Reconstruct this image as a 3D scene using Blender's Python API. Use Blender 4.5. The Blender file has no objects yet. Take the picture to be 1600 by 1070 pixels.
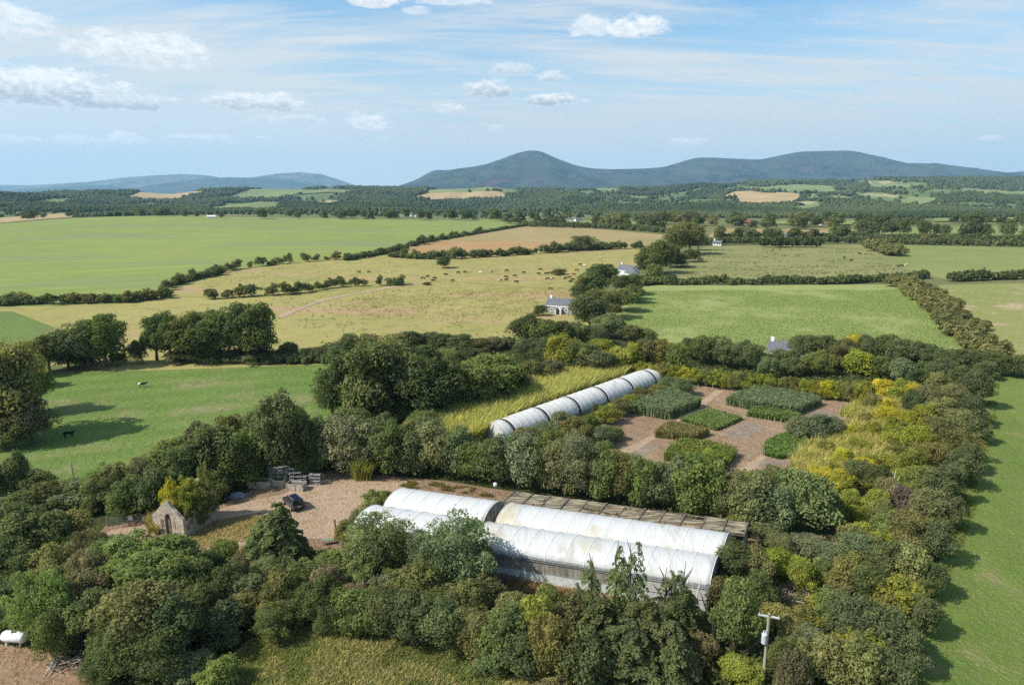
import bpy, bmesh, math, random
import numpy as np
from mathutils import Vector, Matrix
from mathutils.geometry import delaunay_2d_cdt
rnd = random.Random(7); rs = np.random.RandomState(7)
SC = bpy.context.scene; COL = SC.collection
R = math.radians

# ---------------------------------------------------------------- camera
F, CX, CY, CAMH, PITCH = 1067.0, 800.0, 535.0, 45.0, R(12.4)
cam = bpy.data.cameras.new('camera'); camo = bpy.data.objects.new('camera', cam); COL.objects.link(camo)
camo.location = (0, 0, CAMH); camo.rotation_euler = (R(90) - PITCH, 0, 0)
cam.sensor_width = 36; cam.lens = 36 * F / 1600; cam.clip_start = 0.5; cam.clip_end = 60000
SC.camera = camo
# ---------------------------------------------------------------- sky, sun, exposure
SUN_EL, SUN_AZ = R(44), R(253)          # azimuth clockwise from +Y: the sun stands left of the view
SKY_K = 0.125
world = bpy.data.worlds.new('World'); SC.world = world; world.use_nodes = True
WT = world.node_tree; WN, WL = WT.nodes, WT.links
for n in list(WN): WN.remove(n)
def wn(t, **k):
    n = WN.new(t)
    for a, b in k.items(): setattr(n, a, b)
    return n
def wm(op, a, b=None, c=None):
    n = wn('ShaderNodeMath', operation=op)
    for i, v in enumerate((a, b, c)):
        if v is None: continue
        if isinstance(v, (int, float)): n.inputs[i].default_value = v
        else: WL.new(v, n.inputs[i])
    return n.outputs[0]
def wr(v, a, b, c=0., d=1., smooth=True):
    n = wn('ShaderNodeMapRange', interpolation_type='SMOOTHSTEP' if smooth else 'LINEAR')
    WL.new(v, n.inputs[0])
    for i, x in enumerate((a, b, c, d)): n.inputs[i + 1].default_value = x
    return n.outputs[0]
def wmix(f, a, b):
    n = wn('ShaderNodeMix', data_type='RGBA')
    if isinstance(f, (int, float)): n.inputs[0].default_value = f
    else: WL.new(f, n.inputs[0])
    for i, v in ((6, a), (7, b)):
        if isinstance(v, tuple): n.inputs[i].default_value = (*v, 1)
        else: WL.new(v, n.inputs[i])
    return n.outputs[2]
def build_sky():
    sky = wn('ShaderNodeTexSky', sky_type='NISHITA', sun_disc=False)
    sky.sun_elevation = SUN_EL; sky.sun_rotation = SUN_AZ
    sky.air_density = 1.0; sky.dust_density = 1.4; sky.ozone_density = 1.6
    tc = wn('ShaderNodeTexCoord'); sep = wn('ShaderNodeSeparateXYZ'); WL.new(tc.outputs['Generated'], sep.inputs[0])
    X, Y, Z = sep.outputs
    zz = wm('ADD', wm('MAXIMUM', Z, 0.0), 0.12)
    # high thin veils on a plane overhead
    cb = wn('ShaderNodeCombineXYZ'); WL.new(wm('DIVIDE', X, zz), cb.inputs[0]); WL.new(wm('MULTIPLY', wm('DIVIDE', Y, zz), 0.9), cb.inputs[1])
    mp = wn('ShaderNodeMapping'); mp.inputs['Rotation'].default_value = (0, 0, R(16)); mp.inputs['Scale'].default_value = (0.55, 1.5, 1)
    WL.new(cb.outputs[0], mp.inputs[0])
    n1 = wn('ShaderNodeTexNoise'); n1.inputs['Scale'].default_value = 0.9; n1.inputs['Detail'].default_value = 9; n1.inputs['Roughness'].default_value = 0.6; n1.inputs['Distortion'].default_value = 0.7
    WL.new(mp.outputs[0], n1.inputs[0])
    mp2 = wn('ShaderNodeMapping'); mp2.inputs['Rotation'].default_value = (0, 0, R(-24)); mp2.inputs['Scale'].default_value = (0.6, 3.2, 1); mp2.inputs['Location'].default_value = (3, 1, 0)
    WL.new(cb.outputs[0], mp2.inputs[0])
    n2 = wn('ShaderNodeTexNoise'); n2.inputs['Scale'].default_value = 2.3; n2.inputs['Detail'].default_value = 8; n2.inputs['Roughness'].default_value = 0.62; n2.inputs['Distortion'].default_value = 0.5
    WL.new(mp2.outputs[0], n2.inputs[0])
    veil = wm('ADD', wr(n1.outputs[0], 0.40, 0.68, 0, 0.55), wr(n2.outputs[0], 0.44, 0.68, -.08, 0.34))
    low = wr(Z, 0.02, 0.28, 0.95, 0.0)
    left = wr(X, -0.6, 0.3, 0.10, 0.0)
    veil = wm('MINIMUM', wm('ADD', wm('ADD', veil, low), left), 0.97)
    base = wn('ShaderNodeVectorMath', operation='MULTIPLY'); WL.new(sky.outputs[0], base.inputs[0]); base.inputs[1].default_value = (.72, .98, 1.05)
    col = wmix(veil, base.outputs[0], (4.35, 4.62, 4.75))
    # cumulus: each stands in its own direction of the sky (azimuth, elevation, half width, half height, density)
    az = wm('ARCTAN2', X, Y); el = wm('ARCSINE', Z)
    nc = wn('ShaderNodeTexNoise'); nc.inputs['Scale'].default_value = 34; nc.inputs['Detail'].default_value = 8; nc.inputs['Roughness'].default_value = 0.66
    cb2 = wn('ShaderNodeCombineXYZ'); WL.new(az, cb2.inputs[0]); WL.new(wm('MULTIPLY', el, 1.9), cb2.inputs[1]); WL.new(cb2.outputs[0], nc.inputs[0])
    nb = wn('ShaderNodeTexNoise'); nb.inputs['Scale'].default_value = 70; nb.inputs['Detail'].default_value = 6; nb.inputs['Roughness'].default_value = 0.6
    WL.new(cb2.outputs[0], nb.inputs[0])
    disp = wm('MULTIPLY', wm('SUBTRACT', nc.outputs[0], 0.5), 5.2)
    clouds = [  # px, py, half width px, half height px, density, greyness
        (60, 142, 108, 27, 1.0, .55), (180, 160, 62, 16, .8, .75), (225, 84, 78, 25, .9, .25), (-5, 38, 62, 22, .75, .3),
        (400, 162, 66, 15, .9, .55), (420, 188, 30, 7, .35, .6), (480, 188, 34, 8, .5, .7), (578, 192, 30, 14, .9, .15),
        (125, 222, 36, 8, .55, .5), (195, 218, 26, 9, .6, .3), (318, 219, 46, 8, .55, .6), (18, 220, 36, 7, .5, .6), (412, 217, 12, 4, .5, .7),
        (760, 142, 32, 17, .75, .95), (798, 110, 34, 10, .5, .8), (862, 122, 22, 10, .6, .95), (858, 157, 36, 11, .95, .6), (912, 160, 12, 5, .5, .9),
        (703, 172, 22, 9, .75, .5), (928, 46, 34, 16, .7, .15), (992, 45, 44, 17, .9, .12), (592, 3, 36, 12, .85, .2), (650, 18, 20, 7, .5, .2),
        (700, 2, 60, 8, .6, .2), (1068, 223, 28, 7, .75, .3), (1550, 216, 14, 5, .6, .2), (600, 218, 8, 4, .4, .8), (772, 202, 14, 7, .35, .5), (250, 160, 24, 8, .5, .9)]
    mask = None; grey = None
    for px, py, hw, hh, dens, gr in clouds:
        v = Vector(((px - CX) / F, 1, (CY - py) / F)); v = Vector((v.x, math.cos(PITCH) + v.z * math.sin(PITCH), -math.sin(PITCH) + v.z * math.cos(PITCH))).normalized()
        a0, e0 = math.atan2(v.x, v.y), math.asin(v.z)
        da = wm('MULTIPLY', wm('SUBTRACT', az, a0), F / hw); de = wm('MULTIPLY', wm('SUBTRACT', el, e0), F / hh)
        deb = wm('MULTIPLY', wm('MINIMUM', de, 0.0), 1.6)      # flatter bases
        de2 = wm('ADD', wm('MAXIMUM', de, 0.0), deb)
        q = wm('ADD', wm('ADD', wm('MULTIPLY', da, da), wm('MULTIPLY', de2, de2)), disp)
        m = wr(q, 1.55, 0.35, 0, dens)
        g = wm('MULTIPLY', m, wr(wm('ADD', de, wm('MULTIPLY', wm('SUBTRACT', nb.outputs[0], 0.5), 1.6)), -0.55, 0.75, min(1, gr * 1.25), 0.0))
        mask = m if mask is None else wm('MAXIMUM', mask, m)
        grey = g if grey is None else wm('MAXIMUM', grey, g)
    lit = wmix(wr(nb.outputs[0], 0.38, 0.66, 0.6, 0.0), (6.7, 6.6, 6.45), (4.7, 4.95, 5.15))
    cc = wmix(grey, lit, (1.75, 2.1, 2.45))
    col = wmix(mask, col, cc)
    bg = wn('ShaderNodeBackground'); WL.new(col, bg.inputs[0]); bg.inputs[1].default_value = SKY_K
    out = wn('ShaderNodeOutputWorld'); WL.new(bg.outputs[0], out.inputs[0])
build_sky()
world.cycles.sampling_method = 'MANUAL'; world.cycles.sample_map_resolution = 512
sun = bpy.data.lights.new('sun', 'SUN'); suno = bpy.data.objects.new('sun', sun); COL.objects.link(suno)
sun.energy = 4.6; sun.angle = R(0.53); sun.color = (1, 0.94, 0.83)
sd = Vector((math.sin(SUN_AZ) * math.cos(SUN_EL), math.cos(SUN_AZ) * math.cos(SUN_EL), math.sin(SUN_EL)))
suno.rotation_euler = sd.to_track_quat('Z', 'Y').to_euler(); suno.location = (-60, 0, 80)
SC.view_settings.view_transform = 'Standard'; SC.view_settings.look = 'None'; SC.view_settings.exposure = 0.5; SC.view_settings.gamma = 1
SC.view_settings.use_curve_mapping = False
try:
    SC.cycles.volume_bounces = 0; SC.cycles.max_bounces = 5; SC.cycles.diffuse_bounces = 2; SC.cycles.glossy_bounces = 2
    SC.cycles.transmission_bounces = 3; SC.cycles.transparent_max_bounces = 8; SC.cycles.use_denoising = False; SC.cycles.denoiser = 'OPENIMAGEDENOISE'; SC.cycles.denoising_input_passes = 'RGB_ALBEDO_NORMAL'; SC.cycles.denoising_prefilter = 'ACCURATE'
except Exception: pass

# ---------------------------------------------------------------- helpers
def sstep(a, b, x):
    t = np.clip((np.asarray(x, float) - a) / (b - a), 0, 1); return t * t * (3 - 2 * t)
_G = rs.rand(512, 512)
def vnoise(x, y):
    x = np.asarray(x, float); y = np.asarray(y, float)
    xi = np.floor(x).astype(int); yi = np.floor(y).astype(int); fx = x - xi; fy = y - yi
    fx = fx * fx * (3 - 2 * fx); fy = fy * fy * (3 - 2 * fy)
    g = lambda a, b: _G[a % 512, b % 512]
    return (g(xi, yi) * (1 - fx) + g(xi + 1, yi) * fx) * (1 - fy) + (g(xi, yi + 1) * (1 - fx) + g(xi + 1, yi + 1) * fx) * fy
def fbm(x, y, o=4):
    s = 0; a = .5
    for k in range(o): s = s + a * vnoise(x * 2 ** k + 17.3 * k, y * 2 ** k + 9.1 * k); a *= .5
    return s
SKYL_X = [-400, 0, 250, 430, 540, 620, 800, 1000, 1100, 1200, 1400, 1600, 2000]
SKYL_Y = [309, 308, 304, 299, 297, 295, 294, 294, 289, 285, 283, 280, 280]
def height(x, y):
    x = np.asarray(x, float); y = np.asarray(y, float)
    w = sstep(300, 620, y) * sstep(-20, -220, x)
    z = w * 4.5 * (np.sin(x / 190.0 + 1.0) * np.sin(y / 230.0) + 0.3)
    px = 800 + 1067 * x / (np.maximum(y, 1) * math.cos(PITCH))
    top = 36 + (300 - np.interp(px, SKYL_X, SKYL_Y)) * 4600 / 1067.0
    s = sstep(1250, 4700, y)
    rid = (fbm(x / 900.0 + 3, y / 900.0, 4) - .47)
    rid2 = np.abs(fbm(x / 620.0 + 11, y / 1500.0 + 4, 4) - .47) * 2
    z = z * (1 - sstep(1250, 1600, y)) + s * top + (rid * 150 - rid2 * 90 + 14) * sstep(1300, 2400, y) * (1 - 0.85 * sstep(3500, 4700, y))
    return z
def ray(px, py):
    u = (px - CX) / F; v = (CY - py) / F
    return u, math.cos(PITCH) + v * math.sin(PITCH), -math.sin(PITCH) + v * math.cos(PITCH)
def P(px, py, z=None):
    """photo pixel -> point on the land (z None) or on the level z"""
    dx, dy, dz = ray(px, py)
    if z is not None:
        t = (z - CAMH) / dz; return Vector((dx * t, dy * t, z))
    if dz < -0.001:
        t = -CAMH / dz
        if dy * t < 290: return Vector((dx * t, dy * t, 0))
    t = np.concatenate([np.arange(280, 1400, 1.5), np.arange(1400, 6500, 6)]) / dy
    below = (CAMH + dz * t) < height(dx * t, dy * t)
    i = int(np.argmax(below)) if below.any() else len(t) - 1
    t = t[i]; return Vector((dx * t, dy * t, float(height(dx * t, dy * t))))
def zat(p, py):
    """height above the level zero of the point over p that shows at picture row py"""
    v = (CY - py) / F; a = (math.cos(PITCH) + v * math.sin(PITCH)); b = -math.sin(PITCH) + v * math.cos(PITCH)
    return CAMH + p.y / a * b
def mpp(p): return (p.y * math.cos(PITCH) + (CAMH - p.z) * math.sin(PITCH)) / F     # metres per photo pixel at p

def newmesh(name, V, Fc, mat=None, tint=None, smooth=False, parent=None, link=True):
    V = np.asarray(V, dtype=np.float32).reshape(-1, 3)
    me = bpy.data.meshes.new(name)
    if isinstance(Fc, np.ndarray):
        nf, k = Fc.shape
        me.vertices.add(len(V)); me.vertices.foreach_set('co', V.ravel())
        me.loops.add(nf * k); me.loops.foreach_set('vertex_index', Fc.astype(np.int32).ravel())
        me.polygons.add(nf); me.polygons.foreach_set('loop_start', np.arange(0, nf * k, k, dtype=np.int32))
        me.update(calc_edges=True)
    else:
        me.from_pydata([tuple(v) for v in V], [], Fc); me.update()
    if tint is not None:
        a = me.attributes.new('tint', 'FLOAT', 'FACE'); a.data.foreach_set('value', np.asarray(tint, dtype=np.float32))
    if smooth: me.polygons.foreach_set('use_smooth', np.ones(len(me.polygons), bool))
    if mat is not None:
        for m_ in (mat if isinstance(mat, (list, tuple)) else [mat]): me.materials.append(m_)
    if not link: return me
    o = bpy.data.objects.new(name, me); COL.objects.link(o)
    if parent is not None: o.parent = parent
    return o
def tag(o, label=None, cat=None, group=None, kind=None):
    if label: o['label'] = label
    if cat: o['category'] = cat
    if group: o['group'] = group
    if kind: o['kind'] = kind
    return o
def empty(name, loc=(0, 0, 0), rz=0.):
    o = bpy.data.objects.new(name, None); COL.objects.link(o); o.location = loc; o.rotation_euler = (0, 0, rz); o.empty_display_size = .3
    return o
class MB:
    """collects shapes and links them as ONE mesh object"""
    def __init__(s): s.V = []; s.F = []
    def add(s, V, Fc):
        b = len(s.V); s.V += [tuple(v) for v in V]; s.F += [tuple(i + b for i in f) for f in Fc]; return s
    def box(s, x0, x1, y0, y1, z0, z1):
        V = [(x, y, z) for z in (z0, z1) for y in (y0, y1) for x in (x0, x1)]
        return s.add(V, [(0, 2, 3, 1), (4, 5, 7, 6), (0, 1, 5, 4), (2, 6, 7, 3), (0, 4, 6, 2), (1, 3, 7, 5)])
    def bar(s, a, b, w, h=None, up=(0, 0, 1)):
        a, b = Vector(a), Vector(b); h = h or w; d = (b - a).normalized(); u = Vector(up)
        if abs(d.dot(u)) > .98: u = Vector((1, 0, 0))
        r = d.cross(u).normalized(); u = r.cross(d).normalized()
        V = [p + r * (i * w / 2) + u * (j * h / 2) for p in (a, b) for i, j in ((-1, -1), (1, -1), (1, 1), (-1, 1))]
        return s.add(V, [(3, 2, 1, 0), (4, 5, 6, 7), (0, 1, 5, 4), (1, 2, 6, 5), (2, 3, 7, 6), (3, 0, 4, 7)])
    def tube(s, pts, rad, n=7, cap=True):
        pts = [Vector(p) for p in pts]; rad = rad if isinstance(rad, (list, tuple)) else [rad] * len(pts); V = []; Fc = []
        for i, p in enumerate(pts):
            d = (pts[min(i + 1, len(pts) - 1)] - pts[max(i - 1, 0)]).normalized(); u = Vector((0, 0, 1)) if abs(d.z) < .9 else Vector((1, 0, 0))
            r = d.cross(u).normalized(); u = r.cross(d)
            V += [p + (r * math.cos(t) + u * math.sin(t)) * rad[i] for t in [2 * math.pi * k / n for k in range(n)]]
        for i in range(len(pts) - 1):
            for k in range(n): Fc.append((i * n + k, i * n + (k + 1) % n, (i + 1) * n + (k + 1) % n, (i + 1) * n + k))
        if cap: Fc.append(tuple(range(n - 1, -1, -1))); Fc.append(tuple((len(pts) - 1) * n + k for k in range(n)))
        return s.add(V, Fc)
    def prism(s, poly, d):
        """poly: list of 3-D points, d: extrusion vector"""
        n = len(poly); d = Vector(d); V = [Vector(p) for p in poly] + [Vector(p) + d for p in poly]
        return s.add(V, [tuple(range(n - 1, -1, -1)), tuple(range(n, 2 * n))] + [(i, (i + 1) % n, n + (i + 1) % n, n + i) for i in range(n)])
    def build(s, name, mat, parent=None, bevel=0, smooth=False):
        o = newmesh(name, np.array([tuple(v) for v in s.V]), s.F, mat, parent=parent, smooth=smooth)
        bm = bmesh.new(); bm.from_mesh(o.data); bmesh.ops.recalc_face_normals(bm, faces=bm.faces); bm.to_mesh(o.data); bm.free()
        if bevel:
            m = o.modifiers.new('bevel', 'BEVEL'); m.width = bevel; m.segments = 2; m.limit_method = 'ANGLE'
        return o

# ---------------------------------------------------------------- materials
class NT:
    def __init__(s, name, rough=.85, spec=.2):
        s.m = bpy.data.materials.new(name); s.m.use_nodes = True; s.t = s.m.node_tree; s.b = s.t.nodes['Principled BSDF']
        s.b.inputs['Roughness'].default_value = rough; s.b.inputs['Specular IOR Level'].default_value = spec
        s._pos = None
    def n(s, t, **k):
        x = s.t.nodes.new(t)
        for a, b in k.items(): setattr(x, a, b)
        return x
    def lk(s, a, b): s.t.links.new(a, b)
    def pos(s, obj=False):
        if obj: return s.n('ShaderNodeTexCoord').outputs['Object']
        if s._pos is None: s._pos = s.n('ShaderNodeNewGeometry').outputs['Position']
        return s._pos
    def noise(s, scale, detail=4, rough=.6, stretch=None, rot=0, src=None, loc=(0, 0, 0), dist=0.):
        v = src or s.pos()
        if stretch or rot or loc != (0, 0, 0):
            mp = s.n('ShaderNodeMapping'); mp.inputs['Rotation'].default_value = (0, 0, rot); mp.inputs['Scale'].default_value = stretch or (1, 1, 1); mp.inputs['Location'].default_value = loc
            s.lk(v, mp.inputs[0]); v = mp.outputs[0]
        x = s.n('ShaderNodeTexNoise'); x.inputs['Scale'].default_value = scale; x.inputs['Detail'].default_value = detail; x.inputs['Roughness'].default_value = rough; x.inputs['Distortion'].default_value = dist
        s.lk(v, x.inputs[0]); return x.outputs[0]
    def rng(s, v, a, b, c=0., d=1.):
        x = s.n('ShaderNodeMapRange', interpolation_type='SMOOTHSTEP'); s.lk(v, x.inputs[0])
        for i, q in enumerate((a, b, c, d)): x.inputs[i + 1].default_value = q
        return x.outputs[0]
    def math(s, op, a, b=None):
        x = s.n('ShaderNodeMath', operation=op)
        for i, v in enumerate((a, b)):
            if v is None: continue
            if isinstance(v, (int, float)): x.inputs[i].default_value = v
            else: s.lk(v, x.inputs[i])
        return x.outputs[0]
    def mix(s, f, a, b, mode='MIX'):
        x = s.n('ShaderNodeMix', data_type='RGBA', blend_type=mode)
        if isinstance(f, (int, float)): x.inputs[0].default_value = f
        else: s.lk(f, x.inputs[0])
        for i, v in ((6, a), (7, b)):
            if isinstance(v, tuple): x.inputs[i].default_value = (*v[:3], 1)
            else: s.lk(v, x.inputs[i])
        return x.outputs[2]
    def col(s, v):
        if isinstance(v, tuple): s.b.inputs['Base Color'].default_value = (*v, 1)
        else: s.lk(v, s.b.inputs['Base Color'])
        return s
    def bump(s, h, strength=.3, dist=.1):
        x = s.n('ShaderNodeBump'); x.inputs['Strength'].default_value = strength; x.inputs['Distance'].default_value = dist
        s.lk(h, x.inputs['Height']); s.lk(x.outputs[0], s.b.inputs['Normal']); return s
def plain(name, c, rough=.8, var=.12, scale=3., spec=.3, metallic=0.):
    t = NT(name, rough, spec); a = tuple(x * (1 - var) for x in c); b = tuple(min(1, x * (1 + var)) for x in c)
    t.col(t.mix(t.rng(t.noise(scale, 5), .35, .65), a, b)); t.b.inputs['Metallic'].default_value = metallic; return t.m
def ground(name, c1, c2, c3=None, fine=.9, mid=.07, big=.012, rough=.95, patch=None, patch_at=(.55, .68), pscale=.03, stripes=None, bump=.5, pstretch=None, k=(1.38, 1.14, 1.5)):
    """c1/c2 vary in metre-sized mottling and larger swathes; patch is bare or dry ground with its own outline"""
    t = NT(name, rough, .05); q = lambda c: tuple(min(.8, x * y) for x, y in zip(c, k)) if c else None
    c1, c2, c3, patch = q(c1), q(c2), q(c3), q(patch)
    a = t.rng(t.noise(fine, 6, .7), .3, .7); b = t.rng(t.noise(mid, 5, .65), .32, .68); g = t.rng(t.noise(big, 4, .6), .35, .65)
    f = t.math('ADD', t.math('MULTIPLY', a, .38), t.math('ADD', t.math('MULTIPLY', b, .34), t.math('MULTIPLY', g, .28)))
    c = t.mix(f, c1, c2); gr = t.noise(fine * 3.1, 3, .8, loc=(13, 5, 0), stretch=(.55, 1.5, 1)); c = t.mix(t.rng(gr, .52, .72, 0, .38), c, tuple(x * .45 for x in c1)); c = t.mix(t.rng(gr, .46, .30, 0, .30), c, tuple(min(.8, x * 1.35) for x in c2))
    if c3: c = t.mix(t.math('MULTIPLY', t.rng(t.noise(mid * 2.3, 6, .7, loc=(31, 7, 0)), .5, .66), .75), c, c3)
    if patch: c = t.mix(t.rng(t.math('ADD', t.noise(pscale, 6, .62, loc=(5, 3, 0), stretch=pstretch), t.math('MULTIPLY', t.math('SUBTRACT', a, .5), .05)), *patch_at), c, patch)
    if stripes:
        rot, per, cs, amt = stripes
        mp = t.n('ShaderNodeMapping'); mp.inputs['Rotation'].default_value = (0, 0, rot); t.lk(t.pos(), mp.inputs[0])
        w = t.n('ShaderNodeTexWave', wave_type='BANDS', bands_direction='X'); w.inputs['Scale'].default_value = 1 / per * .314; w.inputs['Distortion'].default_value = 2.4; w.inputs['Detail'].default_value = 2; w.inputs['Detail Scale'].default_value = .6
        t.lk(mp.outputs[0], w.inputs[0]); c = t.mix(t.math('MULTIPLY', t.rng(w.outputs[1], .25, .9), t.math('MULTIPLY', b, amt)), c, cs)
    t.col(c)
    if bump: t.bump(a, bump, .25)
    return t.m
def foliage_mat(name='foliage'):
    """leaf colour comes from the plant's own object colour, varied leaf by leaf and sprig by sprig"""
    t = NT(name, .75, .12)
    oi = t.n('ShaderNodeObjectInfo'); at = t.n('ShaderNodeAttribute', attribute_name='tint'); at.attribute_type = 'GEOMETRY'
    v = at.outputs['Fac']
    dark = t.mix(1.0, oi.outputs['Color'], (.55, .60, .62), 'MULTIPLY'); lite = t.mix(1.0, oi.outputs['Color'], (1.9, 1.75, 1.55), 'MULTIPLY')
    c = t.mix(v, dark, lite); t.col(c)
    tr = t.n('ShaderNodeBsdfTranslucent'); t.lk(t.mix(1.0, c, (1.1, 1.3, .6), 'MULTIPLY'), tr.inputs[0])
    ms = t.n('ShaderNodeMixShader'); ms.inputs[0].default_value = .42
    t.lk(t.b.outputs[0], ms.inputs[1]); t.lk(tr.outputs[0], ms.inputs[2]); t.lk(ms.outputs[0], t.t.nodes['Material Output'].inputs[0])
    return t.m
FOL = foliage_mat()
def bark():
    t = NT('bark', .9, .1); t.col(t.mix(t.rng(t.noise(3, 6, .7, stretch=(1, 1, .25)), .3, .7), (.05, .04, .03), (.17, .14, .11))); return t.m
BARK = bark()
GR = dict(
    base=ground('rough_ground_mat', (.075, .105, .032), (.13, .15, .05), fine=.8),
    big=ground('pasture_green_mat', (.110, .170, .036), (.190, .235, .055), fine=.25, mid=.02, big=.005, patch=(.135, .185, .062), patch_at=(.47, .62), pscale=.006, pstretch=(.6, 1.9, 1), bump=.2, stripes=(R(62), 26, (.14, .20, .055), .55), k=(1.38, 1.2, 1.55)),
    rough=ground('rough_pasture_mat', (.180, .180, .052), (.265, .245, .078), c3=(.135, .150, .044), fine=.55, mid=.05, big=.013, patch=(.26, .195, .09), patch_at=(.52, .66), pscale=.016, pstretch=(.6, 1.6, 1), bump=.4, k=(1.3, 1.2, 1.45)),
    wedge=ground('green_wedge_mat', (.070, .125, .028), (.115, .175, .04), fine=.4, mid=.03),
    brown=ground('stubble_brown_mat', (.27, .185, .095), (.35, .26, .14), fine=.3, mid=.03, bump=.2, k=(1.05,.92,.85)),
    olive=ground('dry_olive_mat', (.165, .165, .055), (.25, .225, .085), fine=.3, mid=.03, bump=.2),
    bright=ground('grazing_green_mat', (.060, .125, .022), (.115, .190, .038), c3=(.10, .145, .036), fine=.8, mid=.16, big=.03, bump=.8, k=(1.6, 1.28, 1.7), patch=(.15, .17, .065), patch_at=(.50, .68), pscale=.045, stripes=(R(70), 9, (.085, .135, .03), .5)),
    lawn=ground('silage_green_mat', (.085, .145, .026), (.150, .210, .045), c3=(.14, .165, .055), fine=1.6, mid=.25, big=.03, patch=(.20, .20, .08), patch_at=(.58, .72), pscale=.09, bump=.9, stripes=(R(-12), 12, (.16, .21, .06), .45), k=(1.4, 1.26, 1.5)),
    pasr=ground('pasture_olive_mat', (.115, .150, .042), (.185, .205, .065), c3=(.085, .12, .042), fine=.35, mid=.05, bump=.3),
    pasr2=ground('pasture_plain_mat', (.105, .160, .038), (.165, .210, .058), fine=.35, mid=.04, bump=.3),
    crop=ground('crop_rows_mat', (.150, .216, .056), (.205, .262, .078), fine=1.2, mid=.12, big=.02, stripes=(R(24), 5.2, (.26, .26, .12), .22), patch=(.29, .26, .14), patch_at=(.62, .74), pscale=.035, pstretch=(1.9, .5, 1), bump=.4, k=(1.4, 1.15, 1.5)),
    cropr=ground('crop_dry_mat', (.150, .190, .052), (.235, .25, .085), fine=1., mid=.1, stripes=(R(38), 3.0, (.27, .23, .12), .6), patch=(.36, .29, .18), patch_at=(.54, .70), pscale=.035, bump=.5, k=(1.15, 1.05, 1.15)),
    dirt=ground('yard_dirt_mat', (.235, .165, .115), (.37, .275, .20), c3=(.23, .125, .075), fine=1.6, mid=.22, big=.06, patch=(.16, .155, .07), patch_at=(.60, .74), pscale=.13, bump=.9, k=(1.0, .95, .88)),
    drive=ground('driveway_mat', (.33, .245, .18), (.46, .36, .275), c3=(.29, .21, .15), fine=2.2, mid=.3, big=.06, bump=.6, k=(1.0, .95, .88)),
    rut=ground('rut_mat', (.36, .28, .215), (.48, .38, .29), fine=2., mid=.5, bump=.4, k=(.9, .84, .78)),
    soil=ground('nursery_soil_mat', (.20, .145, .105), (.40, .31, .235), c3=(.30, .20, .135), fine=1.2, mid=.2, big=.05, stripes=(R(-42), 3.2, (.13, .10, .08), .3), patch=(.23, .20, .10), patch_at=(.60, .74), pscale=.12, bump=.8, k=(1.02, .93, .80)),
    membrane=ground('membrane_mat', (.16, .125, .10), (.27, .215, .165), fine=1.2, mid=.4, bump=.4, patch=(.30, .22, .16), patch_at=(.50, .62), pscale=.3, k=(1, 1, 1)),
    dry=ground('dry_meadow_mat', (.135, .155, .060), (.27, .25, .115), c3=(.115, .145, .045), fine=1.1, mid=.2, big=.05, patch=(.36, .29, .17), patch_at=(.56, .70), pscale=.16, bump=.8, k=(1.3, 1.2, 1.5)),
    bare=ground('bare_earth_mat', (.27, .18, .12), (.42, .31, .21), c3=(.17, .11, .07), fine=1.5, mid=.25, patch=(.12, .13, .05), patch_at=(.60, .7), pscale=.2, bump=.9, k=(1.0, .95, .88)),
    hillg=ground('hill_pasture_mat', (.10, .16, .05), (.16, .21, .07), fine=.05, mid=.01, bump=0),
    hillt=ground('hill_stubble_mat', (.32, .25, .13), (.40, .31, .18), fine=.05, mid=.01, bump=0, k=(1,.95,.9)),
    hillw=ground('hill_floor_mat', (.075, .110, .045), (.14, .175, .075), fine=.02, mid=.006, big=.002, bump=0, patch=(.28, .25, .13), patch_at=(.56, .60), pscale=.003, k=(1.1, 1.1, 1.1)),
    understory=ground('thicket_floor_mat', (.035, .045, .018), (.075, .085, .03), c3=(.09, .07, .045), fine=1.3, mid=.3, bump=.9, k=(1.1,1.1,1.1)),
)
def mountain_mat(name='moor_mat', k=1.):
    t = NT(name, 1, 0); n = t.rng(t.noise(.0012, 7, .62), .38, .62); n2 = t.rng(t.noise(.004, 6, .6, loc=(900, 0, 0)), .5, .62)
    n3 = t.rng(t.noise(.0035, 8, .7, stretch=(1, .4, 1), loc=(0, 400, 0)), .42, .60)
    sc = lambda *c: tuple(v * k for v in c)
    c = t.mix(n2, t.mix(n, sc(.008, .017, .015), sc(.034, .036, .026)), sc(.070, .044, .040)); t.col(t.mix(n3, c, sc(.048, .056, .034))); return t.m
MOOR = mountain_mat(k=1.0); MOOR_PALE = mountain_mat('green_moor_mat', 2.3)

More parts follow.
